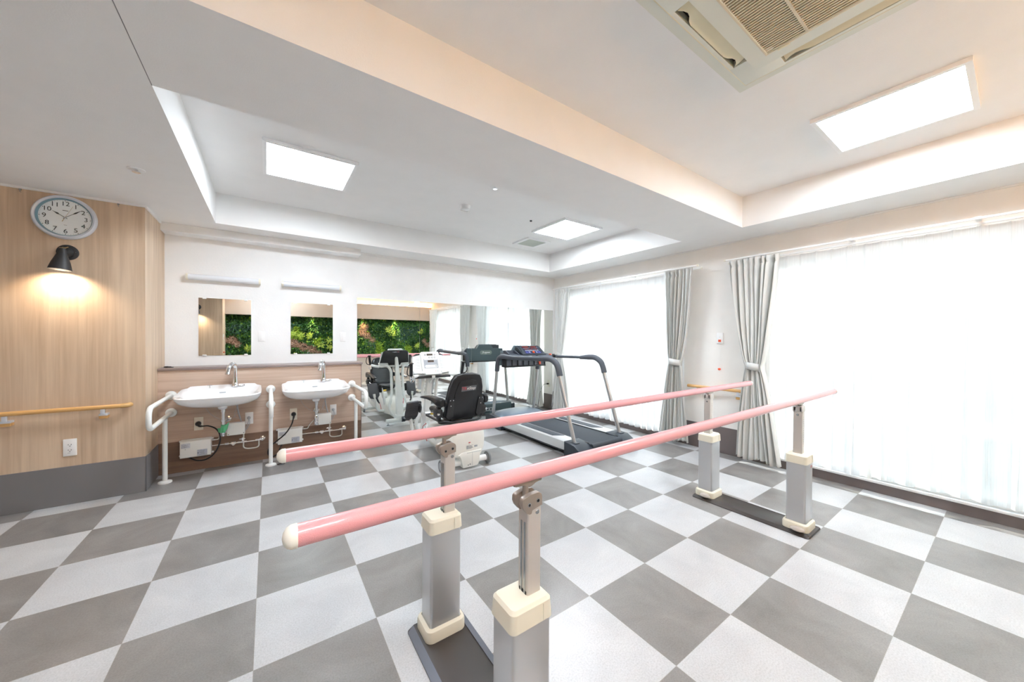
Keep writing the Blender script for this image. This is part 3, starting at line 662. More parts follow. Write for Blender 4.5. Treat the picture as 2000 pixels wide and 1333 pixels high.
def sink(cx, label):
    t = thing('wash_basin', (cx, 0.105, 0.60), label, 'wash basin', 'white wall-hung wash basins')
    def ring(w_, h_, r, cy, z):
        return [(x, y, z+(y+0.16)*0.07+(0.012 if y > 0.07 else 0)) for x, y in rrect(w_, h_, min(r, w_*0.49, h_*0.49), 8, cx, cy)]
    b = MB(); yb = 0.103
    def R(w_, h_, r, z, back=yb): return ring(w_, h_, r, back-h_/2, z)
    rings = [ring(0.10, 0.09, 0.05, -0.10, 0.628), ring(0.24, 0.22, 0.10, -0.09, 0.630), ring(0.40, 0.36, 0.15, -0.09, 0.648), R(0.51, 0.435, 0.14, 0.672), R(0.568, 0.49, 0.135, 0.705), R(0.600, 0.522, 0.13, 0.742), R(0.606, 0.528, 0.125, 0.762), R(0.596, 0.518, 0.12, 0.770, 0.101), R(0.575, 0.50, 0.11, 0.768, 0.099),
             ring(0.535, 0.375, 0.15, -0.205, 0.760), ring(0.505, 0.345, 0.15, -0.205, 0.742), ring(0.45, 0.29, 0.14, -0.20, 0.70), ring(0.34, 0.20, 0.095, -0.19, 0.668), ring(0.12, 0.09, 0.04, -0.18, 0.662), ring(0.03, 0.03, 0.014, -0.18, 0.660)]
    b.loft(rings); o = b.build('bowl', m_ceram, t)
    b = MB(); b.box((cx-0.024, -0.046, 0.737), (cx+0.024, -0.040, 0.747), 0.002); b.build('overflow_slot', m_lgrey, o)
    f = MB(); fx = cx+0.09
    f.lathe([(0.030, 0), (0.030, 0.008), (0.025, 0.014), (0.0225, 0.05), (0.019, 0.10), (0.018, 0.15)], (fx, 0.035, 0.783), seg=24)
    f.tube(fil([(fx, 0.035, 0.925), (fx, 0.035, 0.985), (fx-0.012, -0.005, 1.014), (fx-0.040, -0.060, 0.990), (fx-0.050, -0.080, 0.925)], 0.05, 8), 0.018, 16)
    f.tube([(fx-0.0495, -0.079, 0.93), (fx-0.052, -0.084, 0.912)], 0.0205, 16)
    fo = f.build('faucet', m_chrome, t)
    f = MB(); f.box((fx, 0.018, 0.784), (fx+0.072, 0.036, 0.792), 0.003); f.cyl((fx+0.066, 0.027, 0.784), (fx+0.066, 0.027, 0.800), 0.011); f.build('lever', m_chrome, fo)
    k = MB(); k.cyl((cx-0.10, 0.02, 0.782), (cx-0.10, 0.02, 0.806), 0.004); k.tube([(cx-0.118, 0.02, 0.808), (cx-0.082, 0.02, 0.808)], 0.004, 8); k.build('plug_knob', m_chrome, t)
    d = MB(); d.lathe([(0.0, 0.0), (0.028, 0.0), (0.036, 0.012), (0.040, 0.038), (0.0, 0.038)], (cx+0.005, -0.10, 0.592), seg=24); d.build('drain_cup', m_ceram, t)
    d = MB(); px = cx+0.008
    d.cyl((px, -0.10, 0.36), (px, -0.10, 0.595), 0.0145); d.cyl((px, -0.10, 0.565), (px, -0.10, 0.59), 0.020)
    d.cyl((px, -0.10, 0.475), (px, -0.10, 0.492), 0.020); d.lathe([(0, 0), (0.012, 0.002), (0.0185, 0.012), (0.019, 0.1), (0.015, 0.11)], (px, -0.10, 0.335), seg=20)
    d.tube(fil([(px, -0.09, 0.455), (px+0.012, -0.03, 0.49), (px+0.02, 0.0, 0.49), (px+0.02, 0.1, 0.46)], 0.03), 0.0135, 14)
    d.lathe([(0.03, 0), (0.028, 0.006), (0.014, 0.01)], (px+0.02, 0.104, 0.46), (0, -1, 0), 20); d.build('drain_pipe', m_chrome, t)
    d = MB(); d.tube(spline([(cx-0.14, -0.0, 0.64), (cx-0.10, 0.03, 0.54), (cx-0.03, 0.05, 0.47)]), 0.0018, 6); d.tube(spline([(cx+0.13, 0.0, 0.64), (cx+0.08, 0.04, 0.50), (cx+0.13, 0.05, 0.46), (cx+0.11, 0.05, 0.52), (cx+0.07, 0.03, 0.47)]), 0.0018, 6)
    d.tube(spline([(cx+0.10, 0.02, 0.63), (cx+0.115, 0.04, 0.52), (cx+0.135, 0.055, 0.43)]), 0.0065, 10); d.build('supply_hose', m_lgrey, t)
    return t
SX = 0.768
sink(-0.310, 'white wash basin left, nearer the oak wall, with chrome tap'); sink(-0.310+SX, 'white wash basin right, nearer the exercise machines, with chrome tap')

HEATERS = []
def under(dx, which, hx):
    H = lambda x: x+hx
    t = thing('water_heater', (H(-0.51), 0.10, 0.146), 'flat white water heater box with labels under the %s basin' % which, 'water heater', 'small water heaters under the basins')
    b = MB(); prof = [(0.102, 0.146), (0.028, 0.146), (0.02, 0.154), (0.016, 0.28), (0.022, 0.296), (0.04, 0.304), (0.102, 0.304)]
    b.prism(prof, YZ, H(-0.620), H(-0.402), 0.002); k = b.build('casing', m_mwhite, t); HEATERS.append(t)
    b = MB(); b.box((H(-0.612), 0.0150, 0.238), (H(-0.548), 0.018, 0.282)); b.build('label', m_label, t)
    b = MB(); b.box((H(-0.500), 0.0152, 0.156), (H(-0.428), 0.0185, 0.212)); b.build('label', mat('silver_label', (186, 192, 206), 0.3, metal=0.3, var=0.12, vscale=60), t)
    b = MB()
    for i in range(6): b.box((H(-0.608), 0.0140, 0.243+i*0.006), (H(-0.608+0.03+0.025*((i*37) % 5)/5), 0.0152, 0.2443+i*0.006))
    for i in range(5): b.box((H(-0.484+0.01*(i % 2)), 0.0142, 0.163+i*0.009), (H(-0.448), 0.0154, 0.1644+i*0.009))
    b.box((H(-0.496), 0.0142, 0.178), (H(-0.490), 0.0154, 0.188)); b.box((H(-0.585), 0.0150, 0.226), (H(-0.579), 0.017, 0.229)); b.build('label_text', m_ink, t)
    for x in (-0.626, -0.396):
        for z in (0.158, 0.292): b = MB(); b.box((H(x)-0.008, 0.075, z-0.007), (H(x)+0.008, 0.103, z+0.007), 0.003); b.build('lug', m_white, t)
    t = thing('control_box', (dx-0.214, 0.10, 0.304), 'small white control box hanging right of the drain under the %s basin' % which, 'control box', 'control boxes under the basins')
    b = MB(); b.box((dx-0.284, 0.02, 0.306), (dx-0.144, 0.085, 0.425), 0.006); b.build('casing', m_mwhite, t)
    b = MB()
    for x, z in ((-0.272, 0.318), (-0.154, 0.322)): b.lathe([(0, 0.002), (0.004, 0.002), (0.004, 0)], (dx+x, 0.02, z), (0, -1, 0), 10)
    b.build('screw', m_ink, t)
    b = MB(); b.box((dx-0.30, 0.04, 0.335), (dx-0.284, 0.07, 0.355), 0.003); b.build('bracket', m_white, t)
    t = thing('water_valve', (dx-0.16, 0.10, 0.16), 'chrome valve and pipe run at the wall under the %s basin' % which, 'water valve', 'chrome valves under the basins')
    b = MB(); z = 0.226; y = 0.045
    b.tube([(H(-0.40), y, z+0.0), (dx-0.03, y, z-0.004)], 0.0062, 12)
    b.tube([(dx-0.30, y, z), (dx-0.27, y, z)], 0.012, 8); b.tube([(dx-0.255, y, z), (dx-0.215, y, z)], 0.015, 12); b.tube([(dx-0.235, y-0.016, z-0.01), (dx-0.235, y+0.01, z-0.01)], 0.012, 12)
    b.tube([(dx-0.205, y, z), (dx-0.13, y, z)], 0.0105, 12); b.tube([(dx-0.06, y, z), (dx-0.005, y, z)], 0.010, 12)
    b.ball((dx-0.002, y, z), 0.016); b.tube([(dx-0.002, y, z), (dx-0.002, 0.104, z)], 0.011, 12); b.lathe([(0.026, 0), (0.023, 0.008), (0.011, 0.012)], (dx-0.002, 0.104, z), (0, -1, 0), 20)
    b.tube([(H(-0.40), y, z+0.055), (H(-0.375), y, z+0.055)], 0.008, 10)
    b.build('pipe_run', m_chrome, t)
    b = MB(); b.cyl((dx-0.165, y, z), (dx-0.165, y, z+0.028), 0.006); b.box((dx-0.190, y-0.006, z+0.026), (dx-0.142, y+0.006, z+0.036), 0.003); b.box((dx-0.17, y-0.012, z+0.03), (dx-0.16, y+0.012, z+0.046), 0.003); b.build('handle', m_chrome, t)
    b = MB(); b.tube(fil([(dx-0.155, y, 0.31), (dx-0.158, y, 0.165), (dx-0.12, y, 0.15), (dx-0.05, y, 0.15), (dx-0.032, y, 0.165), (dx-0.032, y, 0.222)], 0.03), 0.0062, 10)
    b.tube(spline([(H(-0.375), y, z+0.055), (H(-0.35), y, z+0.058), (H(-0.335), y, z+0.09), (dx-0.31, 0.06, 0.36)]), 0.0055, 10); b.build('flexible_hose', mat('hose_ivory', (206, 204, 196), 0.35), t)
    # outlets and plugs
    t = plate('wall_outlet', dx-0.532, dx-0.465, 0.378, 0.503, 0.104, m_offw, 'ivory outlet with a black plug left of the drain of the %s basin' % which, 'outlet', 'ivory outlets under the basins')
    t2 = plate('wall_outlet', dx-0.146, dx-0.080, 0.385, 0.505, 0.104, m_white, 'white outlet with a grey plug right of the drain of the %s basin' % which, 'outlet', 'white outlets under the basins')
    b = MB(); b.box((dx-0.132, 0.094, 0.42), (dx-0.094, 0.099, 0.475), 0.002); b.build('socket', m_white, t2)
    t3 = thing('power_plug', (dx-0.115, 0.095, 0.43), 'pale plug with thin doubled lead in the white outlet under the %s basin' % which, 'plug', 'pale plugs under the basins')
    b = MB(); b.ball((dx-0.115, 0.078, 0.452), 0.016, (1, 1, 1)); b.build('plug_body', m_lgrey, t3)
    b = MB(); b.tube(spline([(dx-0.115, 0.066, 0.45), (dx-0.12, 0.05, 0.41), (dx-0.135, 0.05, 0.36), (dx-0.145, 0.06, 0.33)]), 0.0028, 8); b.tube(spline([(dx-0.112, 0.066, 0.45), (dx-0.108, 0.05, 0.40), (dx-0.13, 0.05, 0.35), (dx-0.145, 0.06, 0.34)]), 0.0028, 8); b.build('lead', m_lgrey, t3)
under(0.0, 'left', 0.0); under(SX, 'right', 0.748)
# black power cords
t = HEATERS[0]
b = MB(); b.tube(spline([(-0.47, 0.04, 0.424), (-0.42, 0.03, 0.422), (-0.365, 0.0, 0.395), (-0.335, -0.01, 0.34), (-0.335, -0.01, 0.26), (-0.37, -0.01, 0.17), (-0.43, -0.005, 0.118), (-0.50, 0.02, 0.112), (-0.555, 0.045, 0.14), (-0.57, 0.06, 0.150)]), 0.0062, 12); cd_ = b.build('power_cord', m_black, t)
b = MB(); b.lathe([(0, 0.0), (0.021, 0.0), (0.023, 0.02), (0.016, 0.036), (0, 0.04)], (-0.500, 0.097, 0.443), (0, -1, 0), 20); b.tube(spline([(-0.50, 0.06, 0.443), (-0.49, 0.045, 0.428), (-0.47, 0.04, 0.424)]), 0.009, 12); b.build('plug', m_black, cd_)
t = HEATERS[1]
b = MB(); b.tube(spline([(0.265, 0.035, 0.405), (0.245, 0.02, 0.34), (0.19, 0.0, 0.26), (0.11, 0.01, 0.19), (0.055, 0.03, 0.13), (0.045, 0.045, 0.07), (0.07, 0.03, 0.035), (0.12, 0.0, 0.06), (0.15, 0.03, 0.12), (0.17, 0.05, 0.15)]), 0.0062, 12); cd_ = b.build('power_cord', m_black, t)
b = MB(); b.lathe([(0, 0.0), (0.021, 0.0), (0.023, 0.02), (0.016, 0.036), (0, 0.04)], (0.270, 0.097, 0.443), (0, -1, 0), 20); b.tube(spline([(0.27, 0.06, 0.443), (0.27, 0.045, 0.425), (0.265, 0.035, 0.405)]), 0.009, 12); b.build('plug', m_black, cd_)
b = MB(); R_ = 0.0175
b.tube([(-0.305, -0.10, 0.372), (-0.302, -0.10, 0.405), (-0.298, -0.10, 0.445)], [0.021, 0.0215, 0.0205], 18, cap=False)
b.loft([[(-0.335, -0.09, 0.372), (-0.35, -0.03, 0.400), (-0.348, -0.03, 0.402), (-0.332, -0.09, 0.374)], [(-0.30, -0.123, 0.375), (-0.30, -0.1235, 0.42), (-0.298, -0.1245, 0.42), (-0.298, -0.124, 0.375)], [(-0.272, -0.10, 0.40), (-0.262, -0.05, 0.455), (-0.26, -0.05, 0.455), (-0.270, -0.10, 0.40)]])
tag(b.build('masking_tape', m_green), 'strip of green tape wrapped round the drain pipe of the left basin', 'tape')

def grab_bar(x, label):
    t = thing('grab_bar', (x, -0.15, 0), label, 'grab bar', 'white looped grab bars beside the basins')
    b = MB(); b.tube(fil([(x, 0.10, 0.726), (x, -0.64, 0.726), (x, -0.64, 0.563), (x, 0.10, 0.567)], 0.075, 8), 0.0175, 16); b.build('loop_rail', m_mwhite, t)
    for z in (0.726, 0.567):
        b = MB(); b.lathe([(0.041, 0), (0.039, 0.010), (0.03, 0.016), (0.020, 0.020), (0.018, 0.022)], (x, 0.104, z), (0, -1, 0), 28); b.build('flange', m_mwhite, t)
    b = MB(); b.cyl((x, -0.137, 0.01), (x, -0.137, 0.555), 0.0175, seg=18); b.build('post', m_mwhite, t)
    b = MB(); b.lathe([(0, 0.0), (0.046, 0.0), (0.045, 0.012), (0.030, 0.018), (0.019, 0.022)], (x, -0.137, 0.0), seg=28); b.build('floor_flange', m_mwhite, t)
grab_bar(-0.690, 'white looped grab bar with post left of the left basin')
grab_bar(0.067, 'white looped grab bar with post between the two basins')
grab_bar(0.850, 'white looped grab bar with post right of the right basin')
b = MB(); b.lathe([(0, 0.003), (0.03, 0.003), (0.034, 0.001), (0.034, 0)], (0.15, -0.155, 0.0)); b.lathe([(0.012, 0.004), (0.016, 0.004), (0.016, 0.0025)], (0.15, -0.155, 0.0))
tag(b.build('floor_drain', m_steel), 'round metal floor drain beside the middle grab bar post', 'floor drain')

# ------------------------------------------------------------------ parallel bars
def parallel_bars():
    t = thing('parallel_bars', (1.83, -3.215, 0), 'pair of pink parallel walking bars on four aluminium posts, front centre of the room', 'parallel bars')
    CX = (0.667, 2.990); CY = (-2.920, -3.510); ZB = 0.864
    for cx in CX:
        x0, x1 = cx-0.128, cx+0.118; y0, y1 = -3.600, -2.848
        b = MB(); n = 5; lo = rrect(x1-x0, y1-y0, 0.02, n, (x0+x1)/2, (y0+y1)/2); hi = rrect(x1-x0-0.056, y1-y0-0.002, 0.006, n, (x0+x1)/2, (y0+y1)/2)
        b.loft([[(x, y, 0.0) for x, y in lo], [(x, y, 0.004) for x, y in lo], [(x, y, 0.014) for x, y in hi]]); k = b.build('base_plate', m_plate, t)
        e = MB()
        for s in (-1, 1):
            xa = (x0 if s < 0 else x1); xb = (x0+0.028 if s < 0 else x1-0.028)
            e.loft([[(xa, y0+0.02, 0.0045), (xb, y0+0.004, 0.0145), (xb, y0+0.004, 0.0155), (xa, y0+0.02, 0.0055)], [(xa, y1-0.02, 0.0045), (xb, y1-0.004, 0.0145), (xb, y1-0.004, 0.0155), (xa, y1-0.02, 0.0055)]])
        e.build('bevel_strip', m_plateb if cx < 1.5 else m_plate, k)
        for cy in CY:
            far = cx > 1.5; hx, hy = 0.069, 0.054
            p = MB(); rr = rrect(2*hx, 2*hy, 0.012, 5, cx, cy); zt = 0.487
            p.loft([[(x, y, 0.04) for x, y in rr], [(x, y, zt) for x, y in rr]]); k = p.build('post', m_alu, t)
            f = MB(); A = rrect(2*hx+0.040, 2*hy+0.036, 0.030, 6, cx, cy); B = rrect(2*hx+0.034, 2*hy+0.030, 0.028, 6, cx, cy); D = rrect(2*hx+0.006, 2*hy+0.006, 0.014, 6, cx, cy); E_ = rrect(2*hx+0.002, 2*hy+0.002, 0.013, 6, cx, cy)
            f.loft([[(x, y, 0.0145) for x, y in A], [(x, y, 0.048) for x, y in A], [(x, y, 0.058) for x, y in B], [(x, y, 0.066) for x, y in D], [(x, y, 0.060) for x, y in E_]]); f.build('foot_cover', m_cream, k)
            c = MB(); A = rrect(2*hx+0.012, 2*hy+0.012, 0.018, 6, cx, cy); B = rrect(2*hx+0.006, 2*hy+0.006, 0.018, 6, cx, cy); D = rrect(2*hx-0.010, 2*hy-0.010, 0.014, 6, cx, cy); F = rrect(2*hx-0.03, 2*hy-0.03, 0.01, 6, cx, cy)
            c.loft([[(x, y, zt-0.034) for x, y in A], [(x, y, zt+0.016) for x, y in B], [(x, y, zt+0.025) for x, y in D], [(x, y, zt+0.026) for x, y in F]])
            c.box((cx+0.035, cy-hy-0.0068, zt-0.033), (cx+0.0358, cy-hy-0.004, zt+0.014)); c.build('collar', m_cream, k)
            d = MB(); ix, iy = cx+(0.030 if not far else -0.012), cy+0.002; r2 = rrect(0.050, 0.050, 0.006, 4, ix, iy); d.loft([[(x, y, zt) for x, y in r2], [(x, y, 0.795 if far else 0.771) for x, y in r2]])
            i = d.build('inner_post', m_aluw, k)
            if not far:
              d = MB(); d.box((ix-0.0268, iy-0.013, zt+0.02), (ix-0.0245, iy-0.006, 0.725), 0.0005); d.box((ix-0.0268, iy+0.004, zt+0.02), (ix-0.0245, iy+0.010, 0.725), 0.0005); d.build('slot_rail', m_steel, k)
              d = MB(); d.box((ix-0.0265, iy-0.018, 0.035+zt*1.0), (ix-0.0248, iy+0.016, zt+0.026)); d.build('slot_hole', m_dark, k)
            d = MB(); d.box((ix-0.004, iy-0.0262, 0.772), (ix+0.016, iy-0.0245, 0.786), 0.0) if False else d.lathe([(0, 0.0015), (0.006, 0.0015), (0.0075, 0)], (ix+0.010, iy-0.025, 0.753) if not far else (ix-0.025, iy, 0.77), (0, -1, 0) if not far else (-1, 0, 0), 16); d.build('screw', m_steel, k)
            if far:
                d = MB()
                for q in range(14): d.box((ix-0.002, iy-0.0256, 0.56+q*0.015), (ix+0.006, iy-0.0252, 0.5615+q*0.015))
                d.build('scale_marks', m_ink, k)
            # bracket: cheeks, stem, saddle
            d = MB(); prof = [(-0.040, 0.829), (-0.046, 0.823), (-0.047, 0.808), (-0.042, 0.796), (-0.030, 0.782), (-0.020, 0.777), (-0.013, 0.778), (-0.012, 0.789), (0.0268, 0.795), (0.0268, 0.821), (0.024, 0.829), (0.016, 0.835), (0.006, 0.8365), (-0.02, 0.834)]
            if far: prof = [(-0.026, 0.790), (0.026, 0.790), (0.026, 0.822), (0.018, 0.832), (-0.018, 0.832), (-0.026, 0.822)]
            for ya, yb_ in ((iy-0.0275, iy-0.010), (iy+0.010, iy+0.0275)): d.prism([(ix+u, v-(0 if far else 0.0245)) for u, v in prof], XZ, ya, yb_, 0.0015)
            if far: d.box((ix-0.026, iy-0.027, 0.79), (ix+0.026, iy+0.027, 0.829), 0.006)
            g = d.build('bracket', m_aluw if far else m_cast, k)
            sx = ix-0.018 if not far else ix
            d = MB(); d.tube([(sx, cy, 0.78 if not far else 0.82), (sx, cy, 0.845)], 0.0095, 16); d.prism([(sx-0.048, 0.8395), (sx-0.04, 0.8365), (sx-0.012, 0.838), (sx+0.008, 0.826), (sx+0.018, 0.828), (sx+0.030, 0.838), (sx+0.052, 0.8375), (sx+0.056, 0.8415), (sx+0.052, 0.8455), (sx-0.046, 0.8455)], XZ, cy-0.011, cy+0.011, 0.002); d.build('saddle', m_cast, k)
            if not far:
              d = MB()
              for u, v, r in ((-0.022, 0.806, 0.0042), (0.010, 0.812, 0.0045)): d.lathe([(r*1.5, 0), (r*1.4, 0.0012), (r, 0.0012), (r, -0.002)], (ix+u, iy-0.0275, v-(0 if far else 0.0245)), (0, -1, 0), 14)
              d.build('bolt_rim', m_steel, k)
              d = MB()
              for u, v, r in ((-0.022, 0.806, 0.0042), (0.010, 0.812, 0.0045)): d.lathe([(0, 0.0006), (r, 0.0006)], (ix+u, iy-0.0275, v-(0 if far else 0.0245)), (0, -1, 0), 14)
              d.build('bolt_hole', m_dark, k)
            if far:
                px_, py_ = cx-hx-0.040, cy-0.024; d = MB(); d.lathe([(0, 0.030), (0.018, 0.029), (0.025, 0.022), (0.027, 0.014), (0.022, 0.008), (0, 0.006)], (px_, py_, 0.020), (0, 0, 1), 24)
                for v in d.bm.verts: v.co.y = py_+(v.co.y-py_)*1.5
                d.box((px_, py_-0.022, 0.024), (px_+0.04, py_+0.022, 0.04), 0.005); d.build('pedal', mat('pedal_beige', (182, 172, 163), 0.45), k)
    d = MB()
    for q in range(3): d.box((3.010, -3.5646, 0.43-q*0.006), (3.040, -3.5638, 0.4325-q*0.006))
    d.build('maker_mark', m_sred, t)
    for cy in CY:
        xa, xb = 0.095, 3.735; r = 0.0228
        b = MB(); b.tube([(xa+i*(xb-xa)/12, cy, ZB) for i in range(13)], r, 32); k = b.build('hand_rail', m_pink, t)
        for x, s in ((xa, -1), (xb, 1)):
            b = MB(); b.lathe([(r+0.0004, -0.001), (r+0.0012, 0.0), (r+0.001, 0.010), (r*0.86, 0.018), (r*0.5, 0.024), (0, 0.026)], (x, cy, ZB), (s, 0, 0), 32); b.build('end_cap', m_creamw, k)
parallel_bars()

# ------------------------------------------------------------------ recumbent stepper
def stepper():
    ax = 1.65; t = thing('recumbent_stepper', (ax, -0.7, 0), 'white recumbent stepper with black seat and console facing the mirror', 'exercise machine')
    B = lambda: MB()
    # frame
    b = B(); b.tube([(1.40, -1.265, 0.062), (1.86, -1.265, 0.062)], 0.030, 20); b.tube([(1.44, -0.10, 0.062), (1.86, -0.10, 0.062)], 0.030, 20)
    b.box((ax-0.032, -1.25, 0.052), (ax+0.032, -0.10, 0.112), 0.008); b.build('base_frame', m_mwhite, t)
    for x in (1.385, 1.885):
        b = B(); b.lathe([(0.012, -0.014), (0.040, -0.014), (0.058, -0.010), (0.060, 0), (0.058, 0.010), (0.040, 0.014), (0.012, 0.014)], (x, -1.265, 0.060), (1, 0, 0), 32); w_ = b.build('wheel', m_rub, t)
        b = B(); b.lathe([(0, -0.017), (0.034, -0.016), (0.036, -0.012), (0.036, 0.012), (0.034, 0.016), (0, 0.017)], (x, -1.265, 0.060), (1, 0, 0), 24); b.build('hub', m_lgrey, w_)
    for x in (1.47, 1.83):
        b = B(); b.cyl((x, -0.10, 0.006), (x, -0.10, 0.04), 0.005); b.lathe([(0, 0), (0.022, 0), (0.02, 0.006), (0.006, 0.01)], (x, -0.10, 0.0), seg=20); b.build('leveling_foot', m_steel, t)
    b = B(); b.lathe([(0.0, -0.026), (0.038, -0.026), (0.042, -0.02), (0.042, 0.02), (0.038, 0.026), (0, 0.026)], (ax+0.035, -0.085, 0.072), (1, 0, 0), 10); b.build('cable_cap', m_tdark, t)
    # shell: loft of x-z sections along y
    secs = []
    for y, hw, zt, zb, hwb in ((-1.315, 0.10, 0.30, 0.16, 0.07), (-1.308, 0.165, 0.375, 0.12, 0.10), (-1.28, 0.195, 0.42, 0.10, 0.105), (-1.20, 0.205, 0.445, 0.09, 0.11), (-1.05, 0.20, 0.445, 0.085, 0.11), (-0.85, 0.185, 0.415, 0.08, 0.11), (-0.68, 0.165, 0.36, 0.075, 0.10), (-0.52, 0.135, 0.29, 0.075, 0.09), (-0.42, 0.10, 0.225, 0.08, 0.07), (-0.38, 0.06, 0.17, 0.09, 0.04)):
        m_ = (zt+zb)/2; pts = []
        P = [(hwb, zb), (hw*0.86, zb+0.10*(zt-zb)), (hw, zb+0.30*(zt-zb)), (hw, m_+0.22*(zt-zb)), (hw*0.92, zt-0.10*(zt-zb)), (hw*0.72, zt-0.015), (hw*0.35, zt)]
        pts = [(ax+u, y, v) for u, v in P]+[(ax-u, y, v) for u, v in reversed(P)]
        secs.append(pts)
    b = B(); b.loft(secs); sh = b.build('body_shell', m_mcream, t)
    sh.modifiers.new('s', 'SUBSURF').levels = 2; sh.modifiers['s'].render_levels = 2
    b = B(); b.prism([(ax-0.115, 0.145), (ax-0.082, 0.115), (ax-0.075, 0.028), (ax-0.062, 0.018), (ax+0.085, 0.022), (ax+0.105, 0.045), (ax+0.108, 0.12), (ax+0.135, 0.15), (ax+0.135, 0.175), (ax-0.08, 0.168)], XZ, -1.325, -1.20, 0.006); k = b.build('rear_cover', m_mcream, t)
    b = B(); b.box((ax+0.03, -1.3262, 0.03), (ax+0.032, -1.324, 0.16)); b.box((ax-0.03, -1.3262, 0.158), (ax+0.12, -1.324, 0.161)); b.build('seam', m_lgrey, k)
    b = B(); b.lathe([(0, 0.001), (0.0055, 0.001)], (ax+0.005, -1.326, 0.048), (0, -1, 0), 14); b.box((ax-0.022, -1.3265, 0.040), (ax-0.007, -1.3255, 0.046)); b.build('power_socket', m_ink, k)
    b = B()
    for i in range(6): b.box((ax-0.030, -1.318, 0.196+i*0.006), (ax+0.025+0.006*((i*3) % 4), -1.3155, 0.1985+i*0.006))
    b.box((ax-0.004, -1.319, 0.238), (ax+0.001, -1.316, 0.248)); b.build('warning_print', m_lgrey, sh)
    b = B(); b.box((ax-0.008, -1.319, 0.252), (ax+0.012, -1.316, 0.260)); b.build('flag_mark', m_sred, sh)
    b = B(); b.box((ax+0.055, -1.3185, 0.205), (ax+0.088, -1.316, 0.222)); b.build('rating_label', m_lgrey, sh)
    b = B()
    for s in (-1, 1):
        pts = spline([(ax+s*0.2, -0.70, 0.345), (ax+s*0.192, -0.58, 0.28), (ax+s*0.17, -0.55, 0.20), (ax+s*0.15, -0.60, 0.12)]); b.tube(pts, 0.004, 8)
    b.build('red_arc', m_sred, t)
    b = B(); b.text('TR', 0.05, TM((ax-0.208, -0.86, 0.25), (0, -1, 0), (0, 0, 1)), 0.001); b.text('eStep', 0.04, TM((ax-0.208, -0.96, 0.25), (0, -1, 0), (0, 0, 1)), 0.001); b.build('side_logo', m_lgrey, t)
    # mast and console
    b = B(); secs = []
    for z, y, w_, d_ in ((0.09, -0.14, 0.050, 0.055), (0.25, -0.165, 0.046, 0.045), (0.55, -0.225, 0.038, 0.035), (0.80, -0.285, 0.030, 0.028), (0.96, -0.325, 0.022, 0.020), (0.985, -0.33, 0.016, 0.014)):
        secs.append([(x, yy, z) for x, yy in rrect(2*w_, 2*d_, 0.012, 4, ax, y)])
    b.loft(secs); b.box((ax-0.075, -0.20, 0.075), (ax+0.075, -0.08, 0.14), 0.015); b.build('mast', m_mwhite, t)
    b = B(); b.box((ax-0.012, -0.262, 0.60), (ax+0.004, -0.2595, 0.645)); b.build('caution_label', m_yel, t)
    for s in (-1, 1):
        b = B(); pts = fil([(ax+s*0.055, -0.16, 0.10), (ax+s*0.150, -0.20, 0.22), (ax+s*0.085, -0.25, 0.40), (ax+s*0.085, -0.30, 0.78), (ax+s*0.12, -0.36, 0.845), (ax+s*0.24, -0.44, 0.825), (ax+s*0.305, -0.55, 0.845)], [0.10, 0.12, 0.12, 0.07, 0.08, 0.08])
        b.tube(pts, 0.0195, 16); a = b.build('swing_arm', m_mwhite, t)
        hx = ax-0.015+s*0.305
        b = B(); b.tube([(hx, -0.555, 0.79), (hx, -0.565, 0.86)], 0.010, 14); b.lathe([(0.018, -0.012), (0.024, 0), (0.018, 0.012)], (hx, -0.585, 0.80), (0, 1, 0), 20); b.build('joint', m_chrome, a)
        b = B(); b.tube([(hx, -0.562, 0.85), (hx+s*0.004, -0.575, 0.90), (hx+s*0.010, -0.585, 0.985)], [0.0155, 0.018, 0.020], 16); b.box((hx-0.02+s*0.008, -0.615, 0.985), (hx+0.02+s*0.008, -0.565, 0.997), 0.005); b.build('hand_grip', m_black, a)
        b = B(); b.tube(fil([(hx+s*0.008, -0.59, 0.99), (hx+s*0.040, -0.60, 0.975), (hx+s*0.058, -0.60, 0.90), (hx+s*0.045, -0.585, 0.86), (hx+s*0.006, -0.565, 0.855)], 0.03), 0.0055, 10); b.build('grip_loop', m_black, a)
        # pedal
        px = ax+s*0.290; py = -0.50
        R = Matrix.Rotation(math.radians(28), 4, 'X') @ Matrix.Rotation(math.radians(-s*6), 4, 'Z')
        def L(u, v, d): return (R @ V(u, d, v)) + V(px, py, 0.455)
        b = B(); outl = [(-0.078, 0.125), (0.058, 0.125), (0.085, 0.02), (0.078, -0.08), (0.052, -0.118), (0.0, -0.128), (-0.05, -0.112), (-0.072, -0.07)]
        if s > 0: outl = [(-u, v) for u, v in outl]
        b.prism(outl, lambda u, v, d: L(u, v, d), -0.012, 0.012, 0.004)
        for i in range(12): b.prism([(-0.06, 0.105-i*0.0185), (0.06, 0.105-i*0.0185), (0.06, 0.099-i*0.0185), (-0.06, 0.099-i*0.0185)], lambda u, v, d: L(u, v, d), -0.0155, -0.010)
        pd = b.build('pedal', mat('pedal_rubber', (74, 74, 78), 0.55), t)
        b = B(); b.ball(L(-s*0.085, 0.035, -0.01), 0.045, (0.45, 0.8, 1.3)); b.box(V(L(-s*0.10, 0.02, 0.03))-V(0.02, 0.02, 0.06), V(L(-s*0.10, 0.02, 0.03))+V(0.02, 0.02, 0.06), 0.01); b.build('heel_cup', m_black, pd)
        b = B(); b.tube(spline([L(-s*0.03, -0.11, 0.01), L(-s*0.045, -0.18, 0.03), L(-s*0.062, -0.21, 0.02)]), [0.014]*8+[0.010]*8+[0.004], 10); b.build('strap', m_black, pd)
        b = B(); b.tube(fil([L(0, -0.06, 0.03), (px-s*0.02, py+0.05, 0.26), (px-s*0.055, py+0.05, 0.16), (ax+s*0.10, py-0.05, 0.13)], 0.07), 0.019, 14)
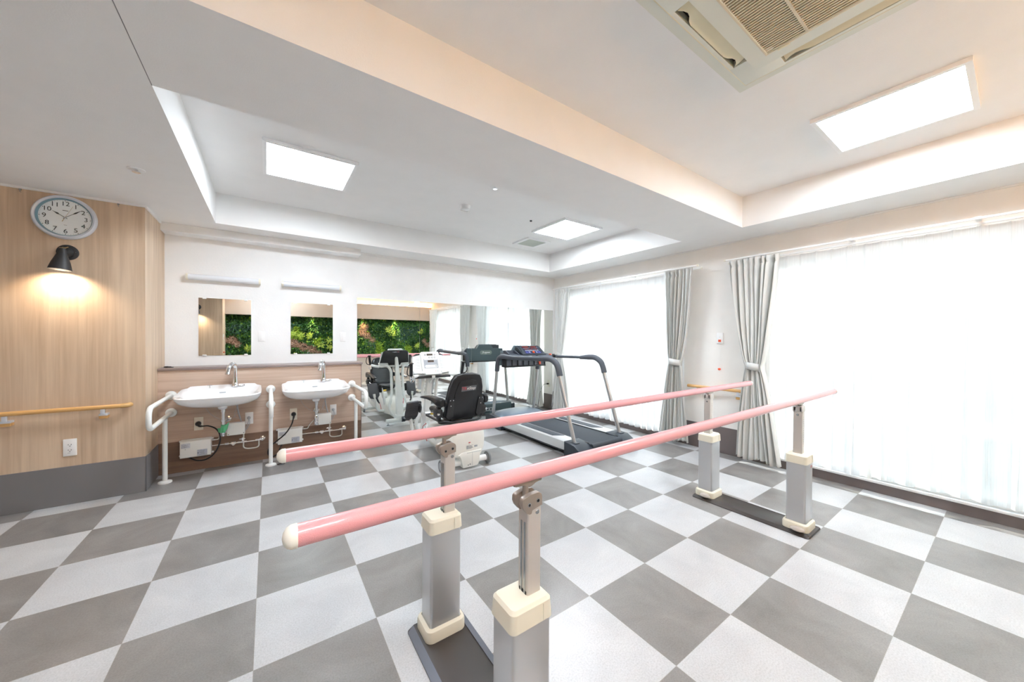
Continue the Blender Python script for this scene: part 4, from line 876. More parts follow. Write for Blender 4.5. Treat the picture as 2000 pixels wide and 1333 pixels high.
        b.tube(fil([L(-s*0.11, 0.03, 0.02), (px-s*0.15, py+0.04, 0.34), (ax+s*0.11, py-0.05, 0.20)], 0.08), 0.019, 14); b.lathe([(0, -0.03), (0.05, -0.03), (0.05, 0.03), (0, 0.03)], (ax+s*0.12, py-0.02, 0.38), (1, 0, 0), 24); b.build('pedal_arm', m_mwhite, t)
    # console (tilted)
    R = Matrix.Rotation(math.radians(-20), 4, 'X'); c0 = V(ax-0.018, -0.345, 0.968)
    def K(u, v, d): return (R @ V(u, d, v)) + c0
    F = lambda u, v, d: K(u, v, d)
    b = B(); b.prism(rrect(0.225, 0.270, 0.018, 4), F, -0.030, 0.012, 0.004); b.prism([(-0.10, -0.128), (0.10, -0.128), (0.112, -0.150), (-0.085, -0.155)], F, -0.060, 0.01, 0.004); k = b.build('console', m_mwhite, t)
    for s in (-1, 1):
        b = B(); P = [(s*0.108, 0.105), (s*0.205, 0.085), (s*0.225, -0.105), (s*0.108, -0.115)]; b.prism(P, F, -0.006, 0.012, 0.003); b.prism([(s*0.115, -0.105), (s*0.225, -0.098), (s*0.222, -0.125), (s*0.12, -0.135)], F, -0.045, 0.01, 0.003); b.build('console_wing', m_mwhite, k)
        b = B()
        for i in range(9): b.prism([(s*0.13, 0.06-i*0.015), (s*(0.165+0.02*((i*7) % 3)/2), 0.06-i*0.015), (s*(0.165+0.02*((i*7) % 3)/2), 0.0575-i*0.015), (s*0.13, 0.0575-i*0.015)], F, -0.0068, -0.006)
        b.build('wing_print', m_lgrey, k)
    b = B(); b.prism(rrect(0.175, 0.115, 0.006, 3, 0, -0.012), F, -0.0312, -0.030); b.build('face_plate', m_lgrey, k)
    b = B(); b.prism(rrect(0.155, 0.034, 0.016, 5, 0, -0.046), F, -0.0318, -0.0312); b.prism(rrect(0.16, 0.05, 0.006, 3, 0, 0.058), F, -0.0315, -0.030); b.build('face_inlay', m_mwhite, k)
    b = B(); b.prism(rrect(0.072, 0.022, 0.002, 2, -0.004, 0.098), F, -0.0325, -0.030); b.prism(rrect(0.076, 0.025, 0.002, 2, 0.0, 0.016), F, -0.0325, -0.030); b.build('display', m_disp, k)
    b = B()
    for u, v in ((-0.062, 0.096), (0.056, 0.096), (-0.014, 0.062), (0.022, 0.062), (0.054, 0.062), (0.062, -0.044)):
        b.lathe([(0.006, 0.0), (0.0095, 0.001), (0.0095, 0.003), (0.0065, 0.003)], K(u, v, -0.030), (R @ V(0, -1, 0)), 16)
    b.build('button', m_ink, k)
    b = B(); b.text('TR', 0.012, TM(K(0.045, -0.107, -0.0312), R @ V(1, 0, 0), R @ V(0, 0, 1))); b.build('logo_red', m_sred, k)
    b = B(); b.text('eStep', 0.011, TM(K(0.072, -0.107, -0.0312), R @ V(1, 0, 0), R @ V(0, 0, 1))); b.build('logo_grey', m_ink, k)
    b = B(); P = [(-0.185, 0.105), (-0.15, 0.125), (-0.10, 0.125), (0.10, 0.125), (0.15, 0.125), (0.185, 0.105), (0.215, -0.075), (0.10, -0.075), (0.085, -0.115), (-0.085, -0.115), (-0.10, -0.075), (-0.215, -0.075)]
    b.prism(P, F, 0.0125, 0.026, 0.003); bp_ = b.build('back_cover', m_blackm, k)
    b = B(); b.prism([(-0.055, 0.112), (0.055, 0.112), (0.055, 0.090), (-0.055, 0.090)], F, 0.026, 0.0275); b.build('logo_plate', mat('logo_grey_plate', (104, 108, 114), 0.35, metal=0.4), bp_)
    b = B(); b.text('TR', 0.020, TM(K(0.035, 0.101, 0.0278), R @ V(-1, 0, 0), R @ V(0, 0, 1))); b.build('logo_red', m_sred, bp_)
    b = B(); b.text('eStep', 0.020, TM(K(-0.012, 0.101, 0.0278), R @ V(-1, 0, 0), R @ V(0, 0, 1))); b.build('logo_white', m_white, bp_)
    for s in (-1, 1):
        b = B(); b.tube([(ax-0.01+s*0.018, -0.425, 0.815), (ax-0.01+s*0.215, -0.425, 0.815)], 0.0145, 16); b.build('hand_rest', m_blackm, t)
    b = B(); b.cyl((ax-0.030, -0.425, 0.815), (ax+0.010, -0.425, 0.815), 0.0165); b.tube([(ax-0.01, -0.425, 0.812), (ax-0.005, -0.34, 0.77), (ax, -0.29, 0.74)], 0.017, 12); b.build('hand_rest_stem', m_mwhite, t)
    # seat
    sx = 1.665
    b = B(); b.box((sx-0.12, -1.13, 0.425), (sx+0.12, -0.86, 0.455), 0.006); b.box((sx-0.05, -1.14, 0.40), (sx+0.05, -0.9, 0.43), 0.004); b.build('seat_mount', m_black, t)
    b = B(); b.tube(fil([(sx-0.24, -0.78, 0.452), (sx-0.24, -1.14, 0.452), (sx-0.14, -1.225, 0.450), (sx+0.14, -1.225, 0.450), (sx+0.23, -1.13, 0.455), (sx+0.23, -0.80, 0.455)], 0.06), 0.0125, 14)
    b.tube(fil([(sx-0.20, -1.0, 0.435), (sx-0.25, -1.12, 0.432), (sx-0.13, -1.20, 0.430), (sx+0.05, -1.20, 0.432)], 0.05), 0.008, 12); b.build('seat_frame', m_black, t)
    b = B(); secs = []
    for y, hw, zt, zb in ((-1.14, 0.165, 0.515, 0.465), (-1.12, 0.19, 0.535, 0.458), (-1.0, 0.205, 0.53, 0.455), (-0.85, 0.21, 0.535, 0.455), (-0.73, 0.20, 0.545, 0.46), (-0.685, 0.18, 0.525, 0.475), (-0.675, 0.15, 0.505, 0.485)):
        P = [(hw*0.8, zb), (hw, (zt+zb)/2-0.01), (hw*0.96, zt-0.004), (hw*0.72, zt), (hw*0.45, zt-0.014), (0, zt-0.018)]
        secs.append([(sx+u, y, v) for u, v in P]+[(sx-u, y, v) for u, v in reversed(P[:-1])])
    b.loft(secs); k = b.build('seat_cushion', m_vinyl, t); k.modifiers.new('s', 'SUBSURF').render_levels = 2
    # backrest : outline in (x,z) with lean
    def bk(u, v, d): return (sx+u, -1.135-(v-0.46)*0.24+d, v)
    out = [(-0.150, 0.462), (0.150, 0.462), (0.172, 0.50), (0.178, 0.66), (0.170, 0.78), (0.155, 0.86), (0.125, 0.905), (0.06, 0.92), (-0.06, 0.92), (-0.128, 0.905), (-0.158, 0.86), (-0.180, 0.78), (-0.196, 0.66), (-0.192, 0.50)]
    b = B(); b.prism(out, bk, -0.035, 0.008, 0.012, seg=3); k = b.build('back_shell', m_black, t)
    b = B(); inn = [(u*0.70, 0.50+(v-0.50)*0.86) for u, v in out]; b.prism(inn, bk, -0.042, -0.030, 0.006, seg=2); b.build('shell_ridge', m_black, k)
    b = B(); secs = []
    sc = [(0.97, 0.006), (1.02, 0.016), (1.0, 0.034), (0.90, 0.050), (0.70, 0.045), (0.45, 0.038)]
    for s_, d in sc: secs.append([bk(u*s_, 0.69+(v-0.69)*s_, d) for u, v in out])
    b.loft(secs); b.build('back_cushion', m_vinyl, k)
    b = B(); b.prism([(-0.068, 0.795), (0.094, 0.802), (0.094, 0.752), (-0.068, 0.745)], bk, -0.0445, -0.041); lp = b.build('logo_plate', mat('logo_grey_plate', (104, 108, 114), 0.35), k)
    ly = V(0, -0.24, 1).normalized()
    b = B(); b.text('TR', 0.046, TM(bk(-0.040, 0.772, -0.0455), (1, 0, 0), ly)); b.build('logo_red', m_sred, lp)
    b = B(); b.text('eStep', 0.042, TM(bk(0.036, 0.775, -0.0455), (1, 0, 0), ly), shear=0.25); b.build('logo_white', m_white, lp)
    for s in (-1, 1):
        b = B(); P = [(s*0.135, 0.68), (s*0.185, 0.68), (s*0.200, 0.50), (s*0.165, 0.47), (s*0.125, 0.50)]; b.prism(P, bk, -0.046, -0.034, 0.002); h = b.build('hinge_plate', m_blackm, k)
        b = B()
        for u, v in ((0.145, 0.665), (0.176, 0.665), (0.165, 0.61)): b.lathe([(0.0, 0.004), (0.005, 0.004), (0.0065, 0)], bk(s*u, v, -0.046), (0, -1, 0), 14)
        b.build('bolt', m_chrome, h)
        hx = sx+s*0.245
        b = B(); secs = []
        for y, z, w_, h_ in ((-1.20, 0.640, 0.020, 0.030), (-1.17, 0.642, 0.032, 0.046), (-1.10, 0.645, 0.034, 0.045), (-1.0, 0.655, 0.032, 0.030), (-0.85, 0.652, 0.030, 0.020), (-0.70, 0.635, 0.028, 0.012), (-0.655, 0.627, 0.020, 0.007)):
            secs.append([(x, y, zz_) for x, zz_ in rrect(2*w_, 2*h_, min(w_, h_)*0.8, 4, hx, z)])
        b.loft(secs); a = b.build('armrest', m_black, t)
        b = B(); b.lathe([(0, 0.006), (0.012, 0.004), (0.014, 0)], (hx+s*0.033, -1.125, 0.645), (s, 0, 0), 16); b.lathe([(0.0, -0.03), (0.036, -0.03), (0.036, 0.0), (0, 0.0)], (hx-s*0.03, -1.165, 0.635), (s, 0, 0), 20); b.build('pivot', m_blackm, a)
        b = B(); b.box((hx-0.030, -1.15, 0.485), (hx+0.030, -1.03, 0.575), 0.018); b.box((hx-0.02, -1.13, 0.455), (hx+0.02, -1.09, 0.60), 0.008); kn = b.build('adjuster', m_blackm, t)
        b = B(); b.lathe([(0, 0.010), (0.010, 0.008), (0.013, 0)], (hx+s*0.02, -1.155, 0.53), (0, -1, 0), 16); b.tube([(hx, -1.04, 0.535), (hx, -0.94, 0.515)], 0.013, 14); b.build('adjuster_rod', m_chrome, kn)
    b = B(); b.tube([(sx+0.0, -0.70, 0.435), (sx-0.19, -0.62, 0.425)], 0.008, 10); b.build('seat_lever', m_black, t)
    b = B(); b.tube([(sx-0.075, -0.668, 0.432), (sx-0.14, -0.641, 0.429)], 0.0115, 12); b.build('lever_sleeve', m_yel, t)
stepper()

# ------------------------------------------------------------------ treadmill
def treadmill():
    XA, XB = 2.68, 3.55; cx = (XA+XB)/2; LX, RX = 2.742, 3.484
    t = thing('treadmill', (cx, -0.85, 0), 'treadmill with long curved grey handrails in front of the mirror corner', 'treadmill')
    B = lambda: MB()
    b = B(); b.box((2.87, -1.76, 0.105), (3.36, -0.30, 0.146), 0.004); b.tube([(2.875, -1.765, 0.122), (3.355, -1.765, 0.122)], 0.026, 20); b.build('belt', m_belt, t)
    for s, xo, xi in ((-1, 2.685, 2.865), (1, 3.545, 3.365)):
        a, c = sorted((xo, xi)); b = B(); b.box((a, -1.62, 0.058), (c, -0.28, 0.156), 0.007); k = b.build('side_rail', mat('pearl_rail', (208, 210, 210), 0.35, metal=0.15), t)
        b = B(); b.box((a+0.01, -1.62, 0.04), (c-0.01, -0.28, 0.06)); b.box((min(xi, xi-s*0.018), -1.72, 0.10), (max(xi, xi-s*0.018), -0.30, 0.154), 0.003); b.build('trim_strip', m_black, k)
        p0, p1 = (a+0.045, c-0.02) if s < 0 else (a+0.02, c-0.045)
        b = B(); b.prism([(p0, -1.30), (p1, -1.38), (p1, -0.62), (p0, -0.68)], XY, 0.155, 0.1595, 0.001)
        for i in range(30):
            y = -1.29+i*0.021
            for j in range(5): x = p0+0.014+(p1-p0-0.028)*j/4; b.box((x-0.004, y-0.004, 0.159), (x+0.004, y+0.004, 0.1605))
        b.build('foot_pad', m_tgrey, k)
        fx0, fx1 = (XA-0.015, XA+0.215) if s < 0 else (XB-0.215, XB+0.015)
        b = B(); b.prism([(-1.56, 0.0), (-1.845, 0.0), (-1.85, 0.05), (-1.80, 0.098), (-1.71, 0.150), (-1.56, 0.163)], YZ, fx0, fx1, 0.008); b.build('rear_foot', m_tdark, t)
        # uprights
        X = LX if s < 0 else RX
        b = B(); b.tube([(X, -1.650, 0.135), (X, -1.392, 0.875)], 0.0235, 18, ry=0.8); b.build('rear_upright', m_silver, t)
        b = B(); b.tube([(X, 0.01, 0.150), (X, -0.085, 0.82)], 0.0245, 18, ry=0.85); b.build('front_upright', m_silver, t)
        b = B(); b.box((X-0.032, -1.69, 0.150), (X+0.032, -1.612, 0.160), 0.003); b.build('upright_flange', m_tdark, t)
        pts = spline([(X, -0.085, 0.80), (X, -0.100, 0.90), (X, -0.14, 0.985), (X, -0.24, 1.016), (X, -0.40, 1.010), (X, -0.70, 1.016), (X, -1.05, 1.024)])
        if s > 0: rad = [0.034 if p.y > -0.32 else (0.034-0.016*min(1, (-0.32-p.y)/0.06)) for p in pts]
        else: rad = [0.033 if p.y > -0.45 else 0.029 for p in pts]
        b = B(); b.tube(pts, rad, 18); h = b.build('handrail', m_tgrey, t)
        pts = spline([(X, -1.0, 1.020), (X, -1.12, 1.030), (X, -1.25, 1.030), (X, -1.345, 0.985), (X, -1.385, 0.92), (X, -1.408, 0.850)])
        b = B(); b.tube(pts, [0.024+0.010*min(1, i/10) for i in range(len(pts))], 18); b.build('grip', mat('grip_grey', (86, 90, 98), 0.7, bump=0.8, bscale=260), h)
    b = B(); b.box((RX-0.014, -0.40, 1.03), (RX+0.014, -0.37, 1.048), 0.004); b.build('stop_button', m_orange, t)
    b = B(); b.box((RX-0.012, -0.445, 1.014), (RX+0.012, -0.47, 1.04), 0.004); b.box((RX-0.03, -0.52, 0.995), (RX+0.03, -0.47, 1.035), 0.01); b.build('rail_joint', m_black, t)
    b = B()
    b.box((2.88, -1.84, 0.012), (3.35, -1.76, 0.058), 0.005)
    for i in range(16): b.box((2.89+i*0.0295, -1.842, 0.056), (2.905+i*0.0295, -1.765, 0.066), 0.002)
    b.build('rear_step', mat('step_grey', (136, 141, 147), 0.4), t)
    # motor hood
    secs = []
    for y, zt in ((-0.385, 0.160), (-0.34, 0.188), (-0.22, 0.212), (-0.05, 0.222), (0.05, 0.212), (0.095, 0.170), (0.10, 0.10)):
        n = 14; top = []
        for i in range(n+1):
            u = i/n; top.append((XA+0.03+(XB-XA-0.06)*u, y, zt-0.055*abs(2*u-1)**3.0))
        secs.append([(XA+0.03, y, 0.03)]+top+[(XB-0.03, y, 0.03)])
    b = B(); b.loft(secs); k = b.build('motor_hood', mat('hood_slate', (108, 121, 136), 0.3), t)
    b = B()
    for x in (XA-0.012, XB-0.068):
        b.prism([(-0.30, 0.0), (0.11, 0.0), (0.11, 0.15), (0.02, 0.178), (-0.20, 0.165), (-0.30, 0.12)], YZ, x, x+0.08, 0.008)
    b.build('front_foot', m_tdark, t)
    b = B(); b.box((XA+0.07, 0.095, 0.03), (XB-0.07, 0.125, 0.185), 0.006); k2 = b.build('rear_panel', m_tback, t)
    b = B(); b.box((2.93, 0.123, 0.075), (3.10, 0.128, 0.13), 0.002); b.build('socket_plate', m_lgrey, k2)
    b = B(); b.box((2.99, 0.127, 0.09), (3.02, 0.131, 0.115)); b.box((3.05, 0.127, 0.09), (3.08, 0.131, 0.115)); b.build('socket', m_ink, k2)
    # console: side profile extruded across
    b = B(); b.prism([(-0.16, 0.985), (-0.42, 0.975), (-0.455, 0.990), (-0.46, 1.010), (-0.42, 1.028), (-0.28, 1.045), (-0.17, 1.06)], YZ, LX-0.005, RX+0.005, 0.008); k = b.build('console', m_tgrey, t)
    b = B(); b.prism([(2.765, 1.095), (3.46, 1.095), (3.484, 0.98), (3.484, 0.885), (2.742, 0.885), (2.742, 0.98)], XZ, -0.175, -0.135, 0.008); bc = b.build('back_panel', m_tback, t)
    b = B(); b.prism([(2.76+0.18, 1.09), (2.99, 1.165), (3.22, 1.165), (3.27, 1.09)], XZ, -0.185, -0.135, 0.006); b.build('display_hood', m_tback, bc)
    b = B(); b.prism(rrect(0.235, 0.070, 0.034, 8, 3.12, 1.025), XZ, -0.136, -0.132, 0.001); lg = b.build('logo_oval', mat('logo_sage', (128, 140, 134), 0.4), bc)
    b = B(); b.text('K', 0.055, TM((3.055, -0.1312, 1.026), (-1, 0, 0), (0, 0, 1)), shear=-0.2)
    b.box((3.085, -0.1318, 1.018), (3.20, -0.131, 1.030)); b.box((3.09, -0.1318, 1.004), (3.135, -0.131, 1.009)); b.build('logo_mark', m_white, lg)
    # display pod
    def D(u, v, d): # u across, v up the slope 0..1
        return (3.0+u, -0.385+v*0.165-d*0.62, 1.035+v*0.122+d*0.78)
    b = B(); w0, w1 = 0.40, 0.30
    b.loft([[D(-0.02, 0, -0.02), D(0.40, 0, -0.02), D(0.37, 1.0, -0.01), D(0.03, 1.0, -0.01)], [D(-0.02, 0, 0.008), D(0.40, 0, 0.008), D(0.365, 1.0, 0.010), D(0.035, 1.0, 0.010)]])
    pod = b.build('display_pod', m_tdark, k)
    b = B(); b.loft([[D(0.035, 1.0, 0.010), D(0.365, 1.0, 0.010), D(0.365, 1.0, -0.03), D(0.035, 1.0, -0.03)], [(3.04, -0.17, 1.16), (3.36, -0.17, 1.16), (3.38, -0.17, 1.05), (3.02, -0.17, 1.05)]]); b.prism([(-0.385, 1.04), (-0.22, 1.155), (-0.17, 1.155), (-0.17, 1.04)], YZ, 2.985, 3.03, 0.004); b.prism([(-0.385, 1.04), (-0.22, 1.155), (-0.17, 1.155), (-0.17, 1.04)], YZ, 3.365, 3.405, 0.004); b.build('pod_side', m_tdark, pod)
    def dq(b, u0, u1, v0, v1, d=0.0105, e=0.0008): b.loft([[D(u0, v0, d), D(u1, v0, d), D(u1, v1, d), D(u0, v1, d)], [D(u0, v0, d+e), D(u1, v0, d+e), D(u1, v1, d+e), D(u0, v1, d+e)]])
    b = B(); dq(b, 0.045, 0.345, 0.10, 0.95, 0.0095); b.build('overlay', mat('overlay_blue', (40, 44, 66), 0.2), pod)
    b = B()
    for u0, u1, v0, v1 in ((0.06, 0.17, 0.74, 0.93), (0.21, 0.32, 0.74, 0.93), (0.075, 0.13, 0.57, 0.67), (0.155, 0.235, 0.57, 0.67), (0.26, 0.31, 0.57, 0.67)): dq(b, u0, u1, v0, v1)
    b.build('display', m_redd, pod)
    b = B()
    for u0, u1, v0, v1 in ((0.055, 0.175, 0.935, 0.95), (0.205, 0.325, 0.935, 0.95), (0.055, 0.175, 0.70, 0.715), (0.205, 0.325, 0.70, 0.715)): dq(b, u0, u1, v0, v1)
    for i in range(10): dq(b, 0.07+i*0.025, 0.086+i*0.025, 0.42, 0.50)
    for i in range(2): dq(b, 0.115+i*0.13, 0.135+i*0.13, 0.22, 0.30)
    b.build('print', m_lgrey, pod)
    b = B()
    for u in (0.055, 0.105, 0.235, 0.285): dq(b, u, u+0.042, 0.14, 0.36, 0.0100)
    b.build('button', m_blue, pod)
    b = B(); b.lathe([(0, 0.016), (0.012, 0.016), (0.019, 0.006), (0.019, 0)], D(0.195, 0.24, 0.010), (0, -0.62, 0.78), 20); b.build('safety_key', m_orange, pod)
    b = B(); b.box((3.19, -0.43, 1.028), (3.215, -0.40, 1.036), 0.003); b.build('key_clip', m_black, pod)
    b = B(); b.box((3.03, -0.45, 1.018), (3.09, -0.435, 1.024), 0.001); b.build('name_strip', m_white, k)
    b = B(); b.prism([(-0.36, 1.03), (-0.22, 1.10), (-0.17, 1.10), (-0.17, 1.03)], YZ, 2.79, 2.81, 0.003); b.prism([(-0.36, 1.03), (-0.22, 1.10), (-0.17, 1.10), (-0.17, 1.03)], YZ, 2.95, 2.97, 0.003); b.box((2.80, -0.20, 1.03), (2.96, -0.17, 1.10), 0.003); b.build('bottle_holder', m_tgrey, k)
    # storage bar under console
    b = B(); b.box((2.76, -0.30, 0.862), (3.47, -0.17, 0.885), 0.005); b.box((2.76, -0.30, 0.965), (3.47, -0.17, 0.985), 0.003)
    for i in range(8): x = 2.76+i*0.099; b.box((x, -0.30, 0.87), (x+0.008, -0.19, 0.98))
    st = b.build('storage_rack', m_black, t)
    b = B(); b.box((2.765, -0.285, 0.885), (3.465, -0.176, 0.965)); b.build('rack_back', mat('rack_slate', (92, 98, 110), 0.4), st)
    b = B(); b.prism([(3.325, 0.955), (3.365, 0.955), (3.375, 0.90), (3.345, 0.885)], XZ, -0.306, -0.296, 0.001); b.build('tag', m_orange, st)
treadmill()
t = thing('wall_outlet', (XW, 0.24, 0.42), 'wall outlet low in the corner beside the mirror with a black plug', 'outlet')
b = MB(); b.box((XW-0.007, 0.205, 0.40), (XW, 0.275, 0.52), 0.003); b.build('cover', m_offw, t)
b = MB(); b.tube(spline([(XW-0.045, 0.24, 0.455), (XW-0.11, 0.225, 0.44), (XW-0.16, 0.20, 0.33), (XW-0.18, 0.18, 0.15), (XW-0.25, 0.20, 0.03), (XW-0.36, 0.22, 0.008), (3.66, 0.24, 0.008)]), 0.0035, 8); cd_ = b.build('electric_cable', m_black, loc=(XW-0.045, 0.24, 0.01)); tag(cd_, 'thin black cable curving down from the outlet in the mirror corner', 'cable')
b = MB(); b.box((XW-0.045, 0.225, 0.442), (XW-0.007, 0.255, 0.468), 0.006); b.build('plug', m_black, cd_)

# ------------------------------------------------------------------ curtains
def sm(t): t = max(0, min(1, t)); return t*t*(3-2*t)
def drape(y0, y1, w0, w1, b0, b1, label, seed, zt=2.105, zb=0.055, n=8):
    """full-length cloth drawn in by a tieback: (y0..y1) top, (w0..w1) waist, (b0..b1) hem"""
    rnd = random.Random(seed); X0 = XW-0.142; zw = 1.0; NS = n*14; NZ = 60
    ph = [rnd.uniform(-0.5, 0.5) for _ in range(n+2)]
    t = thing('drape', (X0, (y0+y1)/2, zb), label, 'curtain', 'pale grey drapes held by tiebacks')
    b = MB(); rows = []
    for i in range(NZ+1):
        z = zb+(zt-zb)*i/NZ
        if z > zw: f = ((z-zw)/(zt-zw))**0.62; a0 = w0+(y0-w0)*f; a1 = w1+(y1-w1)*f
        else: f = ((zw-z)/(zw-zb))**0.75; a0 = w0+(b0-w0)*f; a1 = w1+(b1-w1)*f
        wd = abs(a1-a0); row = []
        amp = 0.040+0.010*(1-abs(z-zw)/1.1)
        head = z > zt-0.085
        for j in range(NS+1):
            s = j/NS; k = int(s*n); th = 2*PI*(s*n+0.5*ph[min(k, n)]*0.35)
            fold = math.sin(th); fold = math.copysign(abs(fold)**0.75, fold)
            pinch = 0.55 if (head and z < zt-0.05) else 1.0
            x = X0+amp*fold*pinch*(0.8+0.4*math.sin(s*7+seed))+0.010*math.sin(5*z+seed+s*9)*(1-sm(abs(z-zw)*0+0.0))
            y = a0+(a1-a0)*(s+0.012*math.sin(2*th+seed)*1.0)+0.006*math.sin(th*0.5+z*3)
            row.append(b.bm.verts.new((min(x, XW-0.018), y, z+(0.010*math.sin(th) if i in (NZ,) else 0)+(0.012*math.sin(s*11+seed) if i == 0 else 0))))
        rows.append(row)
    for A, Bq in zip(rows, rows[1:]):
        for j in range(NS): b.bm.faces.new((A[j], A[j+1], Bq[j+1], Bq[j]))
    o = b.build('drape_cloth', m_drape, t); sol = o.modifiers.new('s', 'SOLIDIFY'); sol.thickness = 0.002
    cy = (w0+w1)/2; hw = abs(w1-w0)/2+0.006; hx = 0.058; ring = []
    b = MB(); secs = []
    for zz_ in (zw-0.036, zw+0.036):
        secs.append([(X0+hx*math.cos(a), cy+hw*math.sin(a), zz_+0.012*math.sin(a)) for a in [2*PI*i/28 for i in range(28)]])
    b.loft(secs, cap=False); b.tube([(X0+0.05, cy+hw*0.3, zw), (XW-0.002, cy+hw*0.2, zw+0.02)], 0.006, 8); o = b.build('tieback', m_drape, t); o.modifiers.new('s', 'SOLIDIFY').thickness = 0.004
drape(0.19, -0.17, 0.10, -0.03, 0.24, -0.20, 'narrow pale grey drape beside the mirror corner', 3, n=6)
drape(-1.83, -2.19, -1.91, -2.06, -1.78, -2.15, 'pale grey drape left of the call button, tied at mid height', 5)
drape(-2.58, -3.02, -2.755, -2.90, -2.665, -3.06, 'pale grey drape right of the call button, nearest the parallel bars', 8)
drape(-4.60, -5.10, -4.78, -4.95, -4.66, -5.08, 'pale grey drape at the camera end of the right window, seen only in the mirror', 11)
def sheer(y0, y1, label, seed, n, zt=2.085, zb=0.10, xo=0.045):
    rnd = random.Random(seed); X0 = XW-xo; NS = int(abs(y1-y0)*90); NZ = 36
    b = MB(); rows = []; L = abs(y1-y0)
    for i in range(NZ+1):
        f = i/NZ; z0 = zb+(zt-zb)*f; row = []
        for j in range(NS+1):
            s = j/NS; y = y0+(y1-y0)*s
            th = 2*PI*s*n; top = sm((f-0.80)/0.18)
            wave = math.sin(th+1.2*math.sin(s*5+seed)+0.5*math.sin(3*z0+s*3))
            pl = math.exp(-((((s*n) % 1)-0.5)/0.085)**2)     # pinch pleats
            x = X0+(1-top)*(0.021*wave+0.008*math.sin(2.3*th+seed))-top*0.018*pl*(1 if f < 0.985 else 0.5)+0.006*math.sin(s*23+seed)
            z = z0-(1-f)**6*0.0
            if f < 0.05: z += 0.02*noise.noise(V(s*L*3.1, seed, 0))
            if f > 0.985: z -= 0.006*(1-pl)
            row.append(b.bm.verts.new((min(x, XW-0.010), y, z)))
        rows.append(row)
    for A, Bq in zip(rows, rows[1:]):
        for j in range(NS): b.bm.faces.new((A[j], A[j+1], Bq[j+1], Bq[j]))
    o = b.build('sheer_curtain', m_sheer, loc=(XW-xo, (y0+y1)/2, zb)); tag(o, label, 'curtain', 'white sheer curtains'); return o
sheer(0.12, -1.009, 'white sheer curtain, half of the left window nearer the mirror', 2, 10, zb=0.075)
sheer(-1.009, -2.00, 'white sheer curtain, half of the left window nearer the call button', 4, 10, zb=0.075)
sheer(-2.90, -3.66, 'white sheer curtain of the right window, half next to the tied drape', 6, 7, zb=0.115)
sheer(-3.64, -5.10, 'white sheer curtain of the right window, half at the right picture edge', 9, 12, zb=0.13)
def rail(y0, y1, label):
    t = thing('curtain_rail', (XW, (y0+y1)/2, 2.09), label, 'curtain rail', 'double metal curtain rails')
    for x, z in ((XW-0.142, 2.118), (XW-0.048, 2.10)):
        b = MB(); b.box((x-0.008, y0, z-0.007), (x+0.008, y1, z+0.007), 0.002); b.build('track', m_white, t)
        b = MB(); b.box((x-0.010, y0-0.012, z-0.010), (x+0.010, y0+0.006, z+0.010), 0.003); b.build('track_end', m_offw, t); b = MB(); b.box((x-0.010, y1-0.006, z-0.010), (x+0.010, y1+0.012, z+0.010), 0.003); b.build('track_end', m_offw, t)
    n = max(3, int(abs(y1-y0)/0.6))
    for i in range(n):
        y = y0+(y1-y0)*(i+0.5)/n; b = MB(); b.box((XW-0.155, y-0.012, 2.122), (XW, y+0.012, 2.130), 0.001); b.box((XW-0.012, y-0.012, 2.09), (XW, y+0.012, 2.145), 0.002); b.build('rail_bracket', m_white, t)
rail(-2.24, 0.24, 'double curtain rail over the left window'); rail(-5.16, -2.54, 'double curtain rail over the right window')

